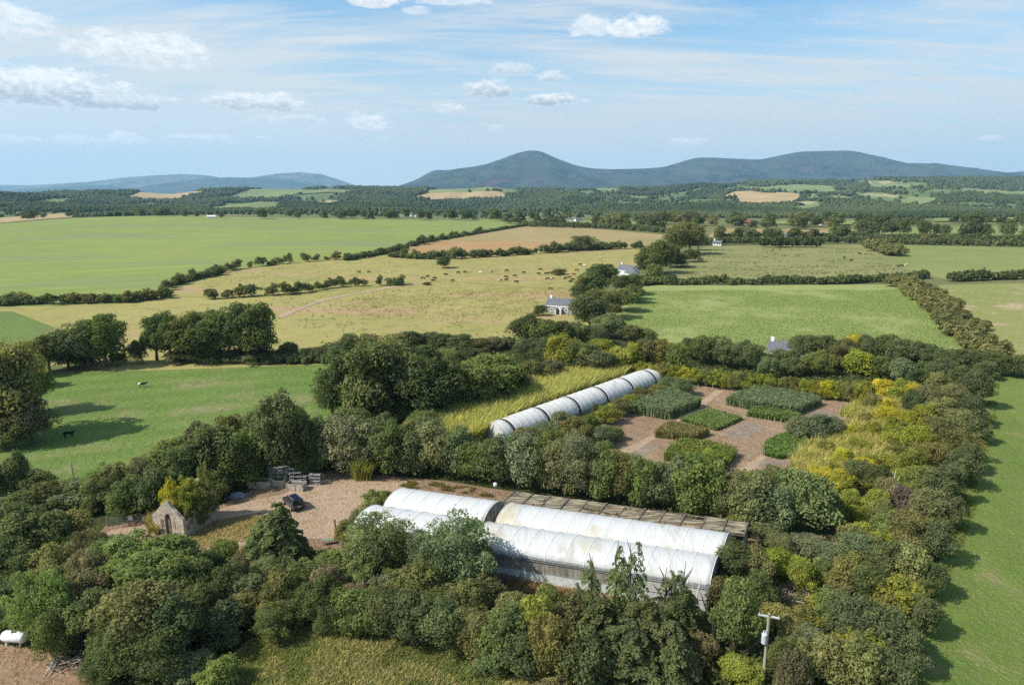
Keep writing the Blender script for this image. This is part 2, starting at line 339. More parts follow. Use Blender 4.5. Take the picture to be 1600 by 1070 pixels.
# ---------------------------------------------------------------- the land
def land():
    ys = [-60.]; 
    while ys[-1] < 5200: ys.append(ys[-1] + max(6., min(40., abs(ys[-1]) * .016)))
    ys = np.array(ys); nx = 170; s = np.linspace(-1.25, 1.25, nx)
    W = np.maximum(ys, 120)[:, None] * s[None, :]; Yg = np.repeat(ys[:, None], nx, 1); Z = height(W, Yg) - .02
    V = np.stack([W, Yg, Z], -1).reshape(-1, 3); i = np.arange((len(ys) - 1) * nx).reshape(len(ys) - 1, nx)[:, :-1].ravel()
    Fc = np.stack([i, i + 1, i + nx + 1, i + nx], 1)
    o = newmesh('ground', V, Fc, [GR['base'], GR['hillw']], smooth=True); tag(o, kind='structure')
    cy = Yg.reshape(-1)[i]; o.data.polygons.foreach_set('material_index', (cy > 1230).astype(np.int32)); return o
land()
def sheet(name, pix, mat, off=.03, step=None, world=None):
    """a field: its outline on the land, draped over it"""
    pts = world or [P(a, b) for a, b in pix]
    pts = [Vector((p[0], p[1])) for p in pts]
    far = max(p.y for p in pts); near = min(p.y for p in pts)
    if far < 290:
        bm = bmesh.new(); vs = [bm.verts.new((p.x, p.y, off)) for p in pts]; f = bm.faces.new(vs); f.normal_update()
        if f.normal.z < 0: f.normal_flip()
        bmesh.ops.triangulate(bm, faces=bm.faces[:]); me = bpy.data.meshes.new(name); bm.to_mesh(me); bm.free(); me.materials.append(mat)
        o = bpy.data.objects.new(name, me); COL.objects.link(o); return tag(o, kind='structure')
    xs = [p.x for p in pts]; d = step or max(8, max(max(xs) - min(xs), far - near) / 60)
    dense = []
    for a, b in zip(pts, pts[1:] + pts[:1]):
        n = max(1, int((b - a).length / d)); dense += [a.lerp(b, k / n) for k in range(n)]
    n0 = len(dense); grid = [Vector((x + (j % 2) * d / 2, y)) for j, y in enumerate(np.arange(near, far, d)) for x in np.arange(min(xs), max(xs), d)]
    allp = dense + grid
    v, e, f, *_ = delaunay_2d_cdt(allp, [], [list(range(n0))], 1, 1e-4)
    V = np.array([(p.x, p.y) for p in v]); z = height(V[:, 0], V[:, 1]) + off
    fs = []
    for t in f:
        a, b, c = (V[i] for i in t[:3]); cr = (b[0]-a[0])*(c[1]-a[1]) - (b[1]-a[1])*(c[0]-a[0]); fs.append(tuple(t) if cr > 0 else tuple(reversed(t)))
    return tag(newmesh(name, np.column_stack([V, z]), fs, mat, smooth=True), kind='structure')
def strip(name, pix, width, mat, off):
    pts = [P(a, b) for a, b in pix]; L = []; Rr = []
    for i, p in enumerate(pts):
        d = (pts[min(i + 1, len(pts) - 1)] - pts[max(0, i - 1)]); d.z = 0; d.normalize(); n = Vector((-d.y, d.x, 0)); w = width * (1 + .25 * math.sin(i * 2.3)) / 2
        L.append(p + n * w); Rr.append(p - n * w)
    V = []
    for p in L + Rr: V.append((p.x, p.y, float(height(p.x, p.y)) + off))
    n = len(pts); return tag(newmesh(name, V, [(n + i, n + i + 1, i + 1, i) for i in range(n - 1)], mat), kind='structure')
FIELDS = [
    ('field', [(-300, 352), (-300, 482), (0, 480), (110, 476), (200, 474), (262, 464), (290, 440), (370, 420), (520, 405), (610, 386), (700, 367), (822, 352), (780, 343), (400, 340), (180, 338), (90, 343), (0, 350)], 'big', .10),
    ('field', [(262, 464), (290, 440), (370, 420), (520, 405), (612, 389), (720, 402), (860, 391), (1035, 386), (1020, 410), (940, 440), (905, 455), (690, 440), (620, 446), (560, 452), (400, 465)], 'rough', .14),
    ('field', [(-100, 482), (110, 477), (262, 464), (400, 465), (560, 452), (690, 440), (905, 455), (960, 500), (900, 528), (700, 545), (500, 570), (200, 580), (60, 570), (-100, 560)], 'rough', .06),
    ('field', [(-160, 487), (20, 487), (85, 512), (30, 545), (-160, 575)], 'wedge', .12),
    ('field', [(612, 393), (662, 378), (780, 377), (868, 380), (868, 388), (800, 392), (730, 400)], 'brown', .22),
    ('field', [(662, 378), (822, 353), (905, 356), (1036, 367), (1030, 382), (990, 388), (868, 388), (868, 380), (780, 377)], 'olive', .20),
    ('field', [(30, 612), (95, 584), (300, 572), (520, 563), (690, 563), (690, 610), (480, 690), (380, 720), (230, 790), (60, 790), (-120, 760), (-120, 640)], 'bright', .05),
    ('field', [(1035, 442), (1058, 410), (1105, 385), (1350, 383), (1395, 400), (1425, 425), (1402, 443)], 'pasr', .12),
    ('field', [(1350, 383), (1750, 386), (1750, 434), (1480, 438), (1425, 425), (1395, 400)], 'pasr2', .10),
    ('field', [(950, 505), (1000, 446), (1408, 445), (1452, 478), (1540, 566), (1500, 570), (1250, 556), (1040, 540)], 'crop', .10),
    ('field', [(1465, 446), (1750, 440), (1750, 585), (1590, 572), (1530, 512)], 'cropr', .08),
    ('field', [(1520, 583), (1900, 592), (2300, 1300), (1330, 1300), (1400, 1065), (1430, 950), (1480, 800), (1520, 680)], 'lawn', .05),
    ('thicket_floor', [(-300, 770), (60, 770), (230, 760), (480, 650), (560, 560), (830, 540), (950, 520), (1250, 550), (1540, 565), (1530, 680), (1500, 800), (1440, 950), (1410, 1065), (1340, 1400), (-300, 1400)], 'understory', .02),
    ('yard', [(150, 838), (165, 822), (240, 812), (330, 795), (400, 762), (490, 728), (530, 738), (600, 742), (700, 752), (760, 762), (860, 776), (960, 790), (1060, 800), (1170, 828), (1215, 850), (1150, 880), (1120, 955), (900, 945), (780, 915), (600, 880), (500, 865), (440, 850), (330, 868), (250, 850)], 'dirt', .045),
    ('driveway', [(150, 840), (175, 828), (250, 817), (330, 798), (400, 781), (440, 772), (500, 750), (560, 748), (640, 752), (640, 762), (560, 790), (545, 820), (520, 842), (470, 842), (455, 812), (400, 800), (345, 812), (290, 830), (235, 838), (190, 842)], 'drive', .07),
    ('driveway', [(235, 852), (300, 842), (360, 835), (420, 838), (470, 842), (455, 852), (360, 853), (300, 862)], 'drive', .068),
    ('nursery_soil', [(925, 695), (945, 655), (1000, 640), (1085, 600), (1350, 630), (1310, 680), (1240, 728), (1150, 755), (1050, 730)], 'soil', .045),
    ('ground_sheet', [(965, 708), (1000, 693), (1030, 700), (1000, 716)], 'membrane', .052),
    ('ground_sheet', [(1165, 660), (1200, 668), (1160, 688), (1125, 680)], 'membrane', .052),
    ('ground_sheet', [(1275, 640), (1330, 648), (1310, 660), (1262, 652)], 'membrane', .052),
    ('ground_sheet', [(1180, 722), (1225, 714), (1236, 722), (1200, 734)], 'membrane', .052),
    ('meadow', [(260, 1200), (310, 1065), (390, 1000), (480, 965), (560, 965), (680, 990), (790, 1025), (870, 1060), (920, 1200)], 'dry', .05),
    ('bare_ground', [(-200, 985), (40, 1000), (70, 1010), (130, 1035), (190, 1060), (200, 1200), (-300, 1200)], 'bare', .05),
    ('bare_ground', [(-200, 760), (10, 776), (28, 792), (0, 812), (-200, 830)], 'dry', .055),
    ('bare_ground', [(1190, 860), (1240, 838), (1300, 836), (1320, 850), (1280, 880), (1290, 905), (1235, 960), (1190, 930), (1180, 880)], 'bare', .05),
    ('field', [(0, 349), (92, 341), (172, 336), (100, 334), (0, 341)], 'hillt', .5),
    ('field', [(1105, 371), (1345, 371), (1340, 358), (1120, 357)], 'olive', .12),
    ('field', [(1380, 372), (1750, 372), (1750, 352), (1390, 355)], 'pasr2', .12),
    ('field', [(880, 352), (1040, 352), (1040, 345), (890, 345)], 'pasr2', .2),
    ('hill_field', [(325, 330), (350, 320), (400, 316), (445, 316), (430, 328)], 'hillg', 3),
    ('hill_field', [(340, 312), (380, 300), (455, 296), (490, 298), (440, 310)], 'hillg', 3),
    ('hill_field', [(190, 311), (260, 302), (320, 303), (280, 313)], 'hillt', 3),
    ('hill_field', [(632, 315), (665, 303), (730, 302), (800, 306), (790, 311), (700, 314)], 'hillt', 3),
    ('hill_field', [(665, 303), (690, 295), (800, 296), (810, 305), (730, 302)], 'hillg', 3.2),
    ('hill_field', [(1128, 307), (1150, 300), (1250, 303), (1248, 313), (1235, 320), (1160, 320)], 'hillt', 3),
    ('hill_field', [(1125, 300), (1150, 292), (1308, 291), (1305, 300), (1250, 303)], 'hillg', 3.2),
    ('hill_field', [(1240, 325), (1275, 317), (1285, 326), (1255, 331)], 'hillg', 3),
    ('hill_field', [(1500, 302), (1520, 294), (1640, 292), (1640, 306), (1540, 308)], 'hillg', 3),
    ('hill_field', [(470, 304), (500, 297), (560, 297), (540, 303)], 'hillg', 3),
    ('hill_field', [(460, 318), (520, 313), (540, 318), (500, 322)], 'hillt', 3),
    ('hill_field', [(20, 318), (80, 312), (150, 314), (100, 320)], 'hillg', 3),
    ('hill_field', [(860, 301), (900, 296), (990, 297), (960, 302)], 'hillg', 3),
    ('hill_field', [(930, 312), (980, 306), (1040, 308), (1000, 314)], 'hillg', 3),
    ('hill_field', [(1340, 293), (1370, 288), (1440, 288), (1430, 293)], 'hillg', 3),
    ('hill_field', [(1380, 316), (1420, 309), (1470, 311), (1450, 318)], 'hillg', 3),
    ('hill_field', [(1460, 347), (1460, 342), (1640, 340), (1640, 347)], 'pasr2', 1.5),
    ('hill_field', [(1180, 351), (1200, 346), (1340, 346), (1330, 352)], 'pasr2', 1.2),
]
field_world = {}
for nm, pix, mt, off in FIELDS:
    sheet(nm, pix, GR[mt], off)
strip('track', [(438, 497), (452, 489), (474, 481), (500, 471), (530, 464), (560, 460), (600, 452), (640, 446), (672, 440)], 3.0, GR['drive'], .16)
for _k, _pts in enumerate(([(330, 806), (380, 797), (440, 786), (500, 778), (560, 774), (620, 770)], [(335, 812), (385, 803), (445, 794), (505, 787), (565, 782), (610, 778)], [(180, 838), (230, 826), (262, 815), (320, 805)])):
    strip('wheel_track', _pts, .6, GR['rut'], .078 + .004 * _k)
strip('road', [(1095, 375), (1180, 376), (1280, 376), (1400, 377), (1520, 377), (1700, 378)], 9, GR['brown'], .4)
strip('path', [(1142, 752), (1165, 735), (1190, 715), (1225, 692), (1250, 672), (1275, 650)], 1.6, GR['drive'], .06)
strip('path', [(960, 712), (990, 700), (1040, 672), (1085, 640), (1125, 610)], 1.6, GR['drive'], .06)

def mountain(name, prof, D, depth, rough, seed, base=0., mat=None):
    q = []
    for a, b in prof:
        dx, dy, dz = ray(a, b); q.append((D * dx / dy, CAMH + D * dz / dy))
    xs = np.linspace(q[0][0], q[-1][0], 240); zt = np.interp(xs, [a for a, _ in q], [b for _, b in q])
    k = np.array([1, 2, 3, 2, 1.]); k /= k.sum(); zt = np.convolve(np.pad(zt, 2, mode='edge'), k, 'valid')
    t = np.linspace(-1, .35, 60); Yg = D + t[:, None] * depth + 0 * xs[None, :]; Xg = np.repeat(xs[None, :], 60, 0)
    fall = np.where(t < 0, 1 - sstep(0, 1, -t), 1 - (t / .6) ** 2)[:, None]
    spur = (np.abs(fbm(Xg / 1300. + seed, Yg / 3800. + seed, 5) - .48) * 2) * rough
    Z = base + (zt[None, :] - base) * fall - spur * (zt[None, :] / 500) * np.clip(-t, 0, .5)[:, None] * 2 * fall
    nx = 240; V = np.stack([Xg, Yg, Z], -1).reshape(-1, 3); i = np.arange(59 * nx).reshape(59, nx)[:, :-1].ravel()
    return tag(newmesh(name, V, np.stack([i, i + 1, i + nx + 1, i + nx], 1), mat or MOOR, smooth=True), kind='structure')
mountain('mountain', [(590, 300), (632, 288), (655, 279), (668, 270), (682, 264), (694, 267), (712, 264), (740, 261), (762, 257), (785, 248), (808, 239), (832, 234), (850, 238), (868, 247), (895, 257), (920, 263), (960, 265), (1000, 264), (1040, 261), (1062, 254), (1090, 246), (1130, 247), (1188, 250), (1215, 244), (1250, 237), (1330, 235), (1355, 241), (1385, 251), (1404, 257), (1425, 254), (1450, 257), (1500, 267), (1560, 272), (1600, 268), (1660, 265), (1800, 275), (1900, 290)], 12000, 4500, 700, 3)
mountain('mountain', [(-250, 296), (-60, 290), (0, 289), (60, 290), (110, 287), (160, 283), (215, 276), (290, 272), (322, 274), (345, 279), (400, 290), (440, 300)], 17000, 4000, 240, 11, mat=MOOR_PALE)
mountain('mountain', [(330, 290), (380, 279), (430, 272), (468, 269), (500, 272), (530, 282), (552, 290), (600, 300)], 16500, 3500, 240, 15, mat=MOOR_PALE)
mountain('mountain', [(-250, 300), (60, 297), (130, 290), (160, 289), (200, 294), (240, 292), (300, 281), (360, 277), (430, 279), (480, 285), (540, 298)], 14500, 3500, 200, 21)

# ---------------------------------------------------------------- leafy geometry
def unit(v): return v / np.maximum(np.linalg.norm(v, axis=-1, keepdims=True), 1e-9)
def leaves(C, N, S, tint, rs_, aspect=.62, wild=.55):
    """one small leafy face per row of C, facing roughly along N"""
    n = unit(N + rs_.normal(0, wild, N.shape)); a = unit(np.cross(n, rs_.normal(0, 1, N.shape))); b = np.cross(n, a)
    S = S[:, None]; A = a * S; B = b * S * aspect
    V = np.stack([C - A, C - B * 1.0 + A * .15, C + A, C + B + A * .1], 1).reshape(-1, 3)
    i = np.arange(len(C)) * 4; return V, np.stack([i, i + 1, i + 2, i + 3], 1), tint
def shell_points(n, rs_, low=-.35):
    d = unit(rs_.normal(0, 1, (n * 2, 3))); d = d[d[:, 2] > low][:n]
    return d
def crown_mesh(name, seed, nlobes, nleaf, leaf, shape='round', low=-.5, lob=(.26, .42), wild=.55, wisps=.06):
    """a crown of unit half-width, from z=0 to z=2: many lobes, leaves over each lobe, gaps between"""
    r_ = np.random.RandomState(seed); L = []
    for k in range(nlobes):
        zc = r_.uniform(-.78, .86); ang = r_.uniform(0, 2 * math.pi)
        if shape == 'round': rad = math.sqrt(max(0, 1 - zc * zc)) * .80
        elif shape == 'column': rad = .70 * (1 - max(0, zc) ** 3)
        elif shape == 'dome': rad = math.sqrt(max(0, 1 - ((zc + 1) / 2) ** 2.2)) * .82
        elif shape == 'cone': rad = .78 * (1 - (zc + 1) / 2) ** .8
        else: rad = .72
        rad *= r_.uniform(.62, 1.08) if k % 5 else r_.uniform(0, .45)
        s = r_.uniform(*lob) * (.8 if zc > .5 else 1)
        L.append((rad * math.cos(ang), rad * math.sin(ang), zc * .84 * r_.uniform(.88, 1.05), s, r_.uniform(-.22, .22)))
    L.append((0, 0, 0, .62, 0.)); L.append((0, 0, -.35, .6, 0.)); 
    L = np.array(L); w = L[:, 3] ** 2; pick = r_.choice(len(L), nleaf, p=w / w.sum()); d = unit(r_.normal(0, 1, (nleaf, 3)))
    d[:, 2] = np.where(d[:, 2] < low, -d[:, 2], d[:, 2]); q = L[pick]
    # each lobe carries its own smaller knobs, so the outline is never smooth
    kn = .5 + .5 * np.sin(d[:, 0] * 7 + q[:, 3] * 40) * np.sin(d[:, 1] * 8 + q[:, 4] * 30) * np.cos(d[:, 2] * 6 + q[:, 0] * 9)
    rr = q[:, 3] * (r_.uniform(.72, 1.04, nleaf) * (.80 + .34 * kn))
    wi = r_.rand(nleaf) < wisps; rr = np.where(wi, rr * r_.uniform(1.1, 1.5, nleaf), rr)
    lean = 1 + .14 * np.sin(np.arctan2(q[:, 1], q[:, 0]) * 2 + seed)
    C = q[:, :3] * np.column_stack([lean, lean, np.ones(nleaf)]) + d * rr[:, None]; C[:, 2] = np.maximum(C[:, 2] + 1, .0 + r_.uniform(0, .06, nleaf))
    tint = np.clip(.42 + q[:, 4] + r_.normal(0, .16, nleaf) + .25 * (kn - .5), 0, 1)
    C[:, :2] *= 1 / np.percentile(np.hypot(C[:, 0], C[:, 1]), 96); C[:, 2] *= 2 / np.percentile(C[:, 2], 99.3)
    V, Fc, t = leaves(C, d + np.array([0, 0, .25]), leaf * r_.uniform(.6, 1.35, nleaf), tint, r_, wild=wild)
    return newmesh(name, V, Fc, FOL, t, link=False)
def fir_mesh(name, seed, levels, per, nleaf, leaf, droop=.25, sparse_top=.0, taper=.8):
    """tiers of sweeping boughs: unit half-width, z 0..2"""
    r_ = np.random.RandomState(seed); Cs = []; Ns = []; T = []
    for k in range(levels):
        f = (k + .3) / levels; z = .12 + 1.86 * f; Rr = (1 - f) ** taper * 1.0 + .05
        if r_.rand() < sparse_top * f: continue
        for j in range(max(3, int(per * (1 - .55 * f)))):
            a = r_.uniform(0, 2 * math.pi); Lb = Rr * r_.uniform(.62, 1.12); n = max(6, int(nleaf * Lb)); t = np.sqrt(r_.rand(n)) 
            wdt = .13 * Lb * (1.15 - t) + .03; lat = r_.normal(0, 1, n) * wdt
            x = t * Lb; zz = z + .10 * np.sin(t * 3.0) * Lb - droop * t ** 2 * Lb + r_.normal(0, .018, n) - np.abs(lat) * .35
            Cs.append(np.column_stack([x * math.cos(a) - lat * math.sin(a), x * math.sin(a) + lat * math.cos(a), zz]))
            Ns.append(np.column_stack([np.full(n, .25 * math.cos(a)), np.full(n, .25 * math.sin(a)), np.ones(n)]))
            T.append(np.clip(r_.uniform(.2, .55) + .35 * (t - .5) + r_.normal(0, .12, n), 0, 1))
    C = np.concatenate(Cs); N = np.concatenate(Ns); T = np.concatenate(T); C[:, 2] = np.maximum(C[:, 2], .02)
    V, Fc, t = leaves(C, N, leaf * r_.uniform(.6, 1.3, len(C)), T, r_, aspect=.5, wild=.5); return newmesh(name, V, Fc, FOL, t, link=False)
def blade_mesh(name, pts, hmin, hmax, wid, lean, rs_, mat=FOL, link=True, z0=None, tintmu=.5, wind=(.15, 0)):
    """upright tapering blades rooted at pts"""
    n = len(pts); h = rs_.uniform(hmin, hmax, n); a = rs_.uniform(0, 2 * math.pi, n); d = np.column_stack([np.cos(a), np.sin(a), np.zeros(n)])
    ln = np.column_stack([rs_.normal(wind[0], lean, n), rs_.normal(wind[1], lean, n), np.zeros(n)]) * h[:, None]
    B = np.column_stack([pts[:, 0], pts[:, 1], np.zeros(n) if z0 is None else z0]); up = np.array([0, 0, 1.]) * h[:, None]
    w = wid * rs_.uniform(.6, 1.4, n)[:, None]
    V = np.stack([B - d * w * .5, B + d * w * .5, B + up * .62 + ln * .4 + d * w * .55, B + up + ln, B + up * .58 + ln * .36 - d * w * .55], 1).reshape(-1, 3)
    i = np.arange(n) * 5; Fc = np.stack([i, i + 1, i + 2, i + 3, i + 4], 1)
    return newmesh(name, V, Fc, mat, np.clip(rs_.normal(tintmu, .2, n), 0, 1), link=link)
def trunk_mesh(seed, limbs=6):
    """unit trunk: foot at 0, reaches z=1, with limbs; radius about 0.05"""
    r = random.Random(seed); m = MB(); pts = [(0, 0, -.03)]
    for k in range(1, 6): pts.append((r.uniform(-.02, .02) * k, r.uniform(-.02, .02) * k, k / 5))
    m.tube(pts, [.055, .042, .036, .028, .02, .008], 7)
    for k in range(limbs):
        z = r.uniform(.3, .75); a = r.uniform(0, 6.28); l = r.uniform(.2, .38)
        p = (0, 0, z); q = (math.cos(a) * l * .5, math.sin(a) * l * .5, z + l * .4); s = (math.cos(a + .3) * l, math.sin(a + .3) * l, z + l * .75)
        m.tube([p, q, s], [.02, .014, .005], 5)
    return newmesh('trunk', np.array([tuple(v) for v in m.V]), m.F, BARK, link=False)
TRUNKS = [trunk_mesh(s) for s in (1, 2, 3)]
PROTO = {
    'T': [crown_mesh('crown', 10 + i, 46, 11000, .050) for i in range(5)],
    'S': [crown_mesh('shrub_crown', 30 + i, 40, 9000, .052, 'dome') for i in range(5)],
    'C': [crown_mesh('column_crown', 50 + i, 44, 10000, .050, 'column', lob=(.26, .38)) for i in range(4)],
    'K': [crown_mesh('conical_crown', 60 + i, 44, 9000, .046, 'cone', lob=(.2, .34)) for i in range(2)],
    'W': [crown_mesh('willow_crown', 70 + i, 60, 16000, .034, 'round', lob=(.18, .32), wild=.9, wisps=.16) for i in range(3)],
    'B': [crown_mesh('bramble_crown', 80 + i, 40, 8000, .050, 'dome', lob=(.14, .30), wild=.8, wisps=.15) for i in range(4)],
    'F': [fir_mesh('fir_crown', 90 + i, 24, 9, 150, .050, taper=.62) for i in range(2)],
    'P': [fir_mesh('spruce_crown', 95 + i, 20, 7, 85, .050, sparse_top=.25, taper=.85) for i in range(2)],
    'f': [crown_mesh('far_crown', 110 + i, 22, 1500, .105, 'round') for i in range(4)],
    's': [crown_mesh('far_shrub_crown', 120 + i, 16, 1100, .12, 'dome') for i in range(4)],
    'c': [fir_mesh('far_fir_crown', 130 + i, 10, 6, 34, .14) for i in range(2)],
}
PAL = dict(d=(.122, .146, .062), m=(.160, .192, .072), o=(.185, .180, .075), g=(.195, .205, .112), l=(.172, .215, .070), y=(.420, .370, .050),
           v=(.250, .265, .050), b=(.158, .148, .074), k=(.088, .112, .046), p=(.22, .17, .12), e=(.168, .198, .102), n=(.235, .230, .085))
KNAME = dict(T='broadleaf_tree', S='shrub', C='evergreen_shrub', K='conical_tree', W='willow', B='bramble_bush', F='fir_tree', P='spruce_tree', f='broadleaf_tree', s='shrub', c='fir_tree')
KCAT = dict(T='tree', S='shrub', C='shrub', K='tree', W='tree', B='bush', F='tree', P='tree', f='tree', s='bush', c='tree')
KWORD = dict(T='spreading broadleaf tree', S='rounded shrub', C='tall dense evergreen shrub', K='narrow pointed tree', W='fine-leaved willow-like tree', B='tangled bramble bush', F='wide layered fir', P='sparse-topped spruce', f='round tree', s='low bush', c='pointed fir')
CWORD = dict(d='dark green', m='mid green', o='olive green', g='grey-green', l='fresh green', y='bright yellow', v='yellow-green', b='brownish', k='very dark green', p='dry pinkish', e='sage green', n='pale olive')
ORD = 'first second third fourth fifth sixth seventh eighth ninth tenth eleventh twelfth thirteenth fourteenth fifteenth sixteenth seventeenth eighteenth nineteenth twentieth'.split()
def ordinal(i):
    t, u = divmod(i + 1, 10); T = ['', '', 'twent', 'thirt', 'fort', 'fift']
    return ORD[i] if i < 20 else (T[t] + 'ieth' if u == 0 else T[t] + 'y-' + ORD[u - 1])
PLANTS = []
def plant(p, w, h, kind, colc, label, group, jit=True):
    """p foot of the plant, w its width and h its height in metres"""
    c = PAL[colc]; j = (lambda: rnd.uniform(.84, 1.16)) if jit else (lambda: 1.)
    b = j(); color = (c[0] * b * j() ** .5, c[1] * b, c[2] * b * j(), 1)
    rz = rnd.uniform(0, 6.28); cm = rnd.choice(PROTO[kind])
    if kind in 'TWFPK':
        lift = dict(T=.14, W=.05, F=.02, P=.02, K=.03)[kind] * h
        r = empty(KNAME[kind], p, rz); w = w * (1.35 if kind == 'F' else 1.0)
        cr = bpy.data.objects.new('crown', cm); COL.objects.link(cr); cr.parent = r; cr.location = (0, 0, lift); cr.scale = (w / 2 * rnd.uniform(.82, 1.22), w / 2 * rnd.uniform(.85, 1.2), (h - lift) / 2 * rnd.uniform(.92, 1.08)); cr.rotation_euler = (rnd.uniform(-.09, .09), rnd.uniform(-.09, .09), 0); cr.color = color
        tr = bpy.data.objects.new('trunk', rnd.choice(TRUNKS)); COL.objects.link(tr); tr.parent = r; s = h * (.97 if kind in 'FP' else .8); k = min(s, w * 1.3); tr.scale = (k * (.5 if kind in 'FPK' else .9), k * (.5 if kind in 'FPK' else .9), s)
    else:
        w *= 1.14 if kind == 'C' else 1.; r = bpy.data.objects.new(KNAME[kind], cm); COL.objects.link(r); r.location = p; r.rotation_euler = (rnd.uniform(-.1, .1), rnd.uniform(-.1, .1), rz); r.scale = (w / 2 * rnd.uniform(.85, 1.3), w / 2 * rnd.uniform(.85, 1.2), h / 2 * rnd.uniform(.9, 1.1)); r.color = color
    tag(r, label, KCAT[kind], group); PLANTS.append(r); return r
def row(where, group, entries, side='left'):
    """entries (px, base row, top row, width px, kind, colour): each foot stands on the land, size follows from what it spans"""
    entries = sorted(entries, key=lambda e: e[0])
    for i, (px, yb, yt, w, k, c) in enumerate(entries):
        p = P(px, yb); h = max(.8, zat(p, yt) - p.z); ws = w * mpp(p)
        # the near side of the crown bulges below its foot: step the foot back by part of the crown
        plant(p + Vector((0, min(ws * .25, 2.0), 0)), ws, h * .93, k, c, f'{CWORD[c]} {KWORD[k]}, {ordinal(i)} from left {where}', group)
def auto(where, group, line, n, hm, wf, kinds, cols, jx=.5, side='left', deep=0.):
    """n plants along a line of picture points, sizes in metres"""
    pts = [P(a, b) for a, b in line]; seg = [(pts[i + 1] - pts[i]).length for i in range(len(pts) - 1)]; tot = sum(seg); out = []
    for i in range(n):
        t = (i + .5 + rnd.uniform(-jx, jx)) / n * tot; k = 0
        while k < len(seg) - 1 and t > seg[k]: t -= seg[k]; k += 1
        p = pts[k].lerp(pts[k + 1], min(1, max(0, t / seg[k]))); p = p + Vector((rnd.uniform(-deep, deep), rnd.uniform(-deep, deep), 0)); p.z = float(height(p.x, p.y))
        h = rnd.uniform(*hm); out.append((p, h * rnd.uniform(*wf), h, rnd.choice(kinds), rnd.choice(cols)))
    for i, (p, w, h, k, c) in enumerate(out):
        plant(p, w, h, k, c, f'{CWORD[c]} {KWORD[k]}, {ordinal(i)} from {side} {where}', group)
def hedge(label, line, hgt, wid, colc, leaf=.45, dens=14., gaps=0., lump=.35, world=None, group='field hedges'):
    """one continuous hedge with an uneven top"""
    pts = world or [P(a, b) for a, b in line]; V2 = []; per = 1.6
    seg = np.array([(pts[i + 1] - pts[i]).length for i in range(len(pts) - 1)]); cum = np.concatenate([[0], np.cumsum(seg)]); tot = cum[-1]
    X = np.array([p.x for p in pts]); Y = np.array([p.y for p in pts]); nl = max(4, int(tot / (wid * .42)))
    t = (np.arange(nl) + rs.uniform(-.5, .5, nl)) / nl * tot; t = np.clip(t, 0, tot)
    cx = np.interp(t, cum, X) + rs.normal(0, wid * .14, nl); cy = np.interp(t, cum, Y) + rs.normal(0, wid * .14, nl)
    hn = hgt * (1 + lump * 2 * (fbm(t / 9., t * 0 + (sum(map(ord, label)) % 50), 3) - .45)) * rs.uniform(.85, 1.1, nl)
    rad = wid * rs.uniform(.36, .56, nl); tl = rs.uniform(-.2, .2, nl)
    if gaps: keep = fbm(t / 30., t * 0 + 3.3, 2) > gaps; cx, cy, hn, rad, tl = cx[keep], cy[keep], hn[keep], rad[keep], tl[keep]; nl = len(cx)
    N = int(min(90000, nl * dens * (wid * hgt) / leaf ** 2 * .55)); k = rs.randint(0, nl, N); d = unit(rs.normal(0, 1, (N, 3))); d[:, 2] = np.abs(d[:, 2]) * np.where(rs.rand(N) < .8, 1, -.4)
    zz = height(cx, cy)[k]; rr = rs.uniform(.8, 1.1, N) * (.85 + .3 * np.sin(d[:, 0] * 6 + k) * np.sin(d[:, 1] * 6 + k * 2.))
    C = np.column_stack([cx[k] + d[:, 0] * rad[k] * rr, cy[k] + d[:, 1] * rad[k] * rr, zz + hn[k] * (.42 + d[:, 2] * .58 * rr)]); C[:, 2] = np.maximum(C[:, 2], zz + .05)
    T = np.clip(.42 + tl[k] + rs.normal(0, .15, N), 0, 1); V, Fc, T = leaves(C, d + np.array([0, 0, .25]), leaf * rs.uniform(.6, 1.3, N), T, rs)
    o = newmesh('hedge', V, Fc, FOL, T); o.color = (*PAL[colc], 1); return tag(o, label, 'hedge', group)

# ---------------------------------------------------------------- white polytunnels and other buildings
def film_mat(name, stain, base=(.61, .61, .60)):
    t = NT(name, .38, .4); s = t.noise(.45, 6, .6, stretch=(1.6, .35, 1), rot=R(-17)); f = t.noise(3.5, 5, .65, stretch=(1, .3, 1)); big = t.noise(.13, 3, .5, loc=(2, 9, 0))
    c = t.mix(t.math('MULTIPLY', t.rng(f, .45, .8), .35), base, (.37, .37, .35))
    c = t.mix(t.math('MULTIPLY', t.rng(s, .50, .72), stain), c, (.36, .33, .25)); c = t.mix(t.math('MULTIPLY', t.rng(big, .58, .70), stain * 1.1), c, (.46, .40, .22))
    t.col(c)
    tr = t.n('ShaderNodeBsdfTranslucent'); t.lk(c, tr.inputs[0]); ms = t.n('ShaderNodeMixShader'); ms.inputs[0].default_value = .16
    t.bump(t.noise(1.3, 6, .6, stretch=(1.4, .22, 1), rot=R(-17), dist=1.2), .55, .12)
    t.lk(t.b.outputs[0], ms.inputs[1]); t.lk(tr.outputs[0], ms.inputs[2]); t.lk(ms.outputs[0], t.t.nodes['Material Output'].inputs[0]); return t.m
FILM_NEW = film_mat('clean_film', .10, (.63, .63, .625)); FILM_OLD = film_mat('stained_film', .55); FILM_LONG = film_mat('weathered_film', .45, (.68, .665, .64))
def band_mat():
    t = NT('mesh_band_mat', .8, .1); t.col(t.mix(t.rng(t.noise(2.5, 4), .4, .6), (.045, .047, .047), (.085, .085, .085))); return t.m
BAND = band_mat(); STEEL = plain('galvanised_steel', (.42, .43, .43), .45, metallic=.6); SEAM = plain('film_seam', (.74, .74, .73), .6, .04)
NETM = None
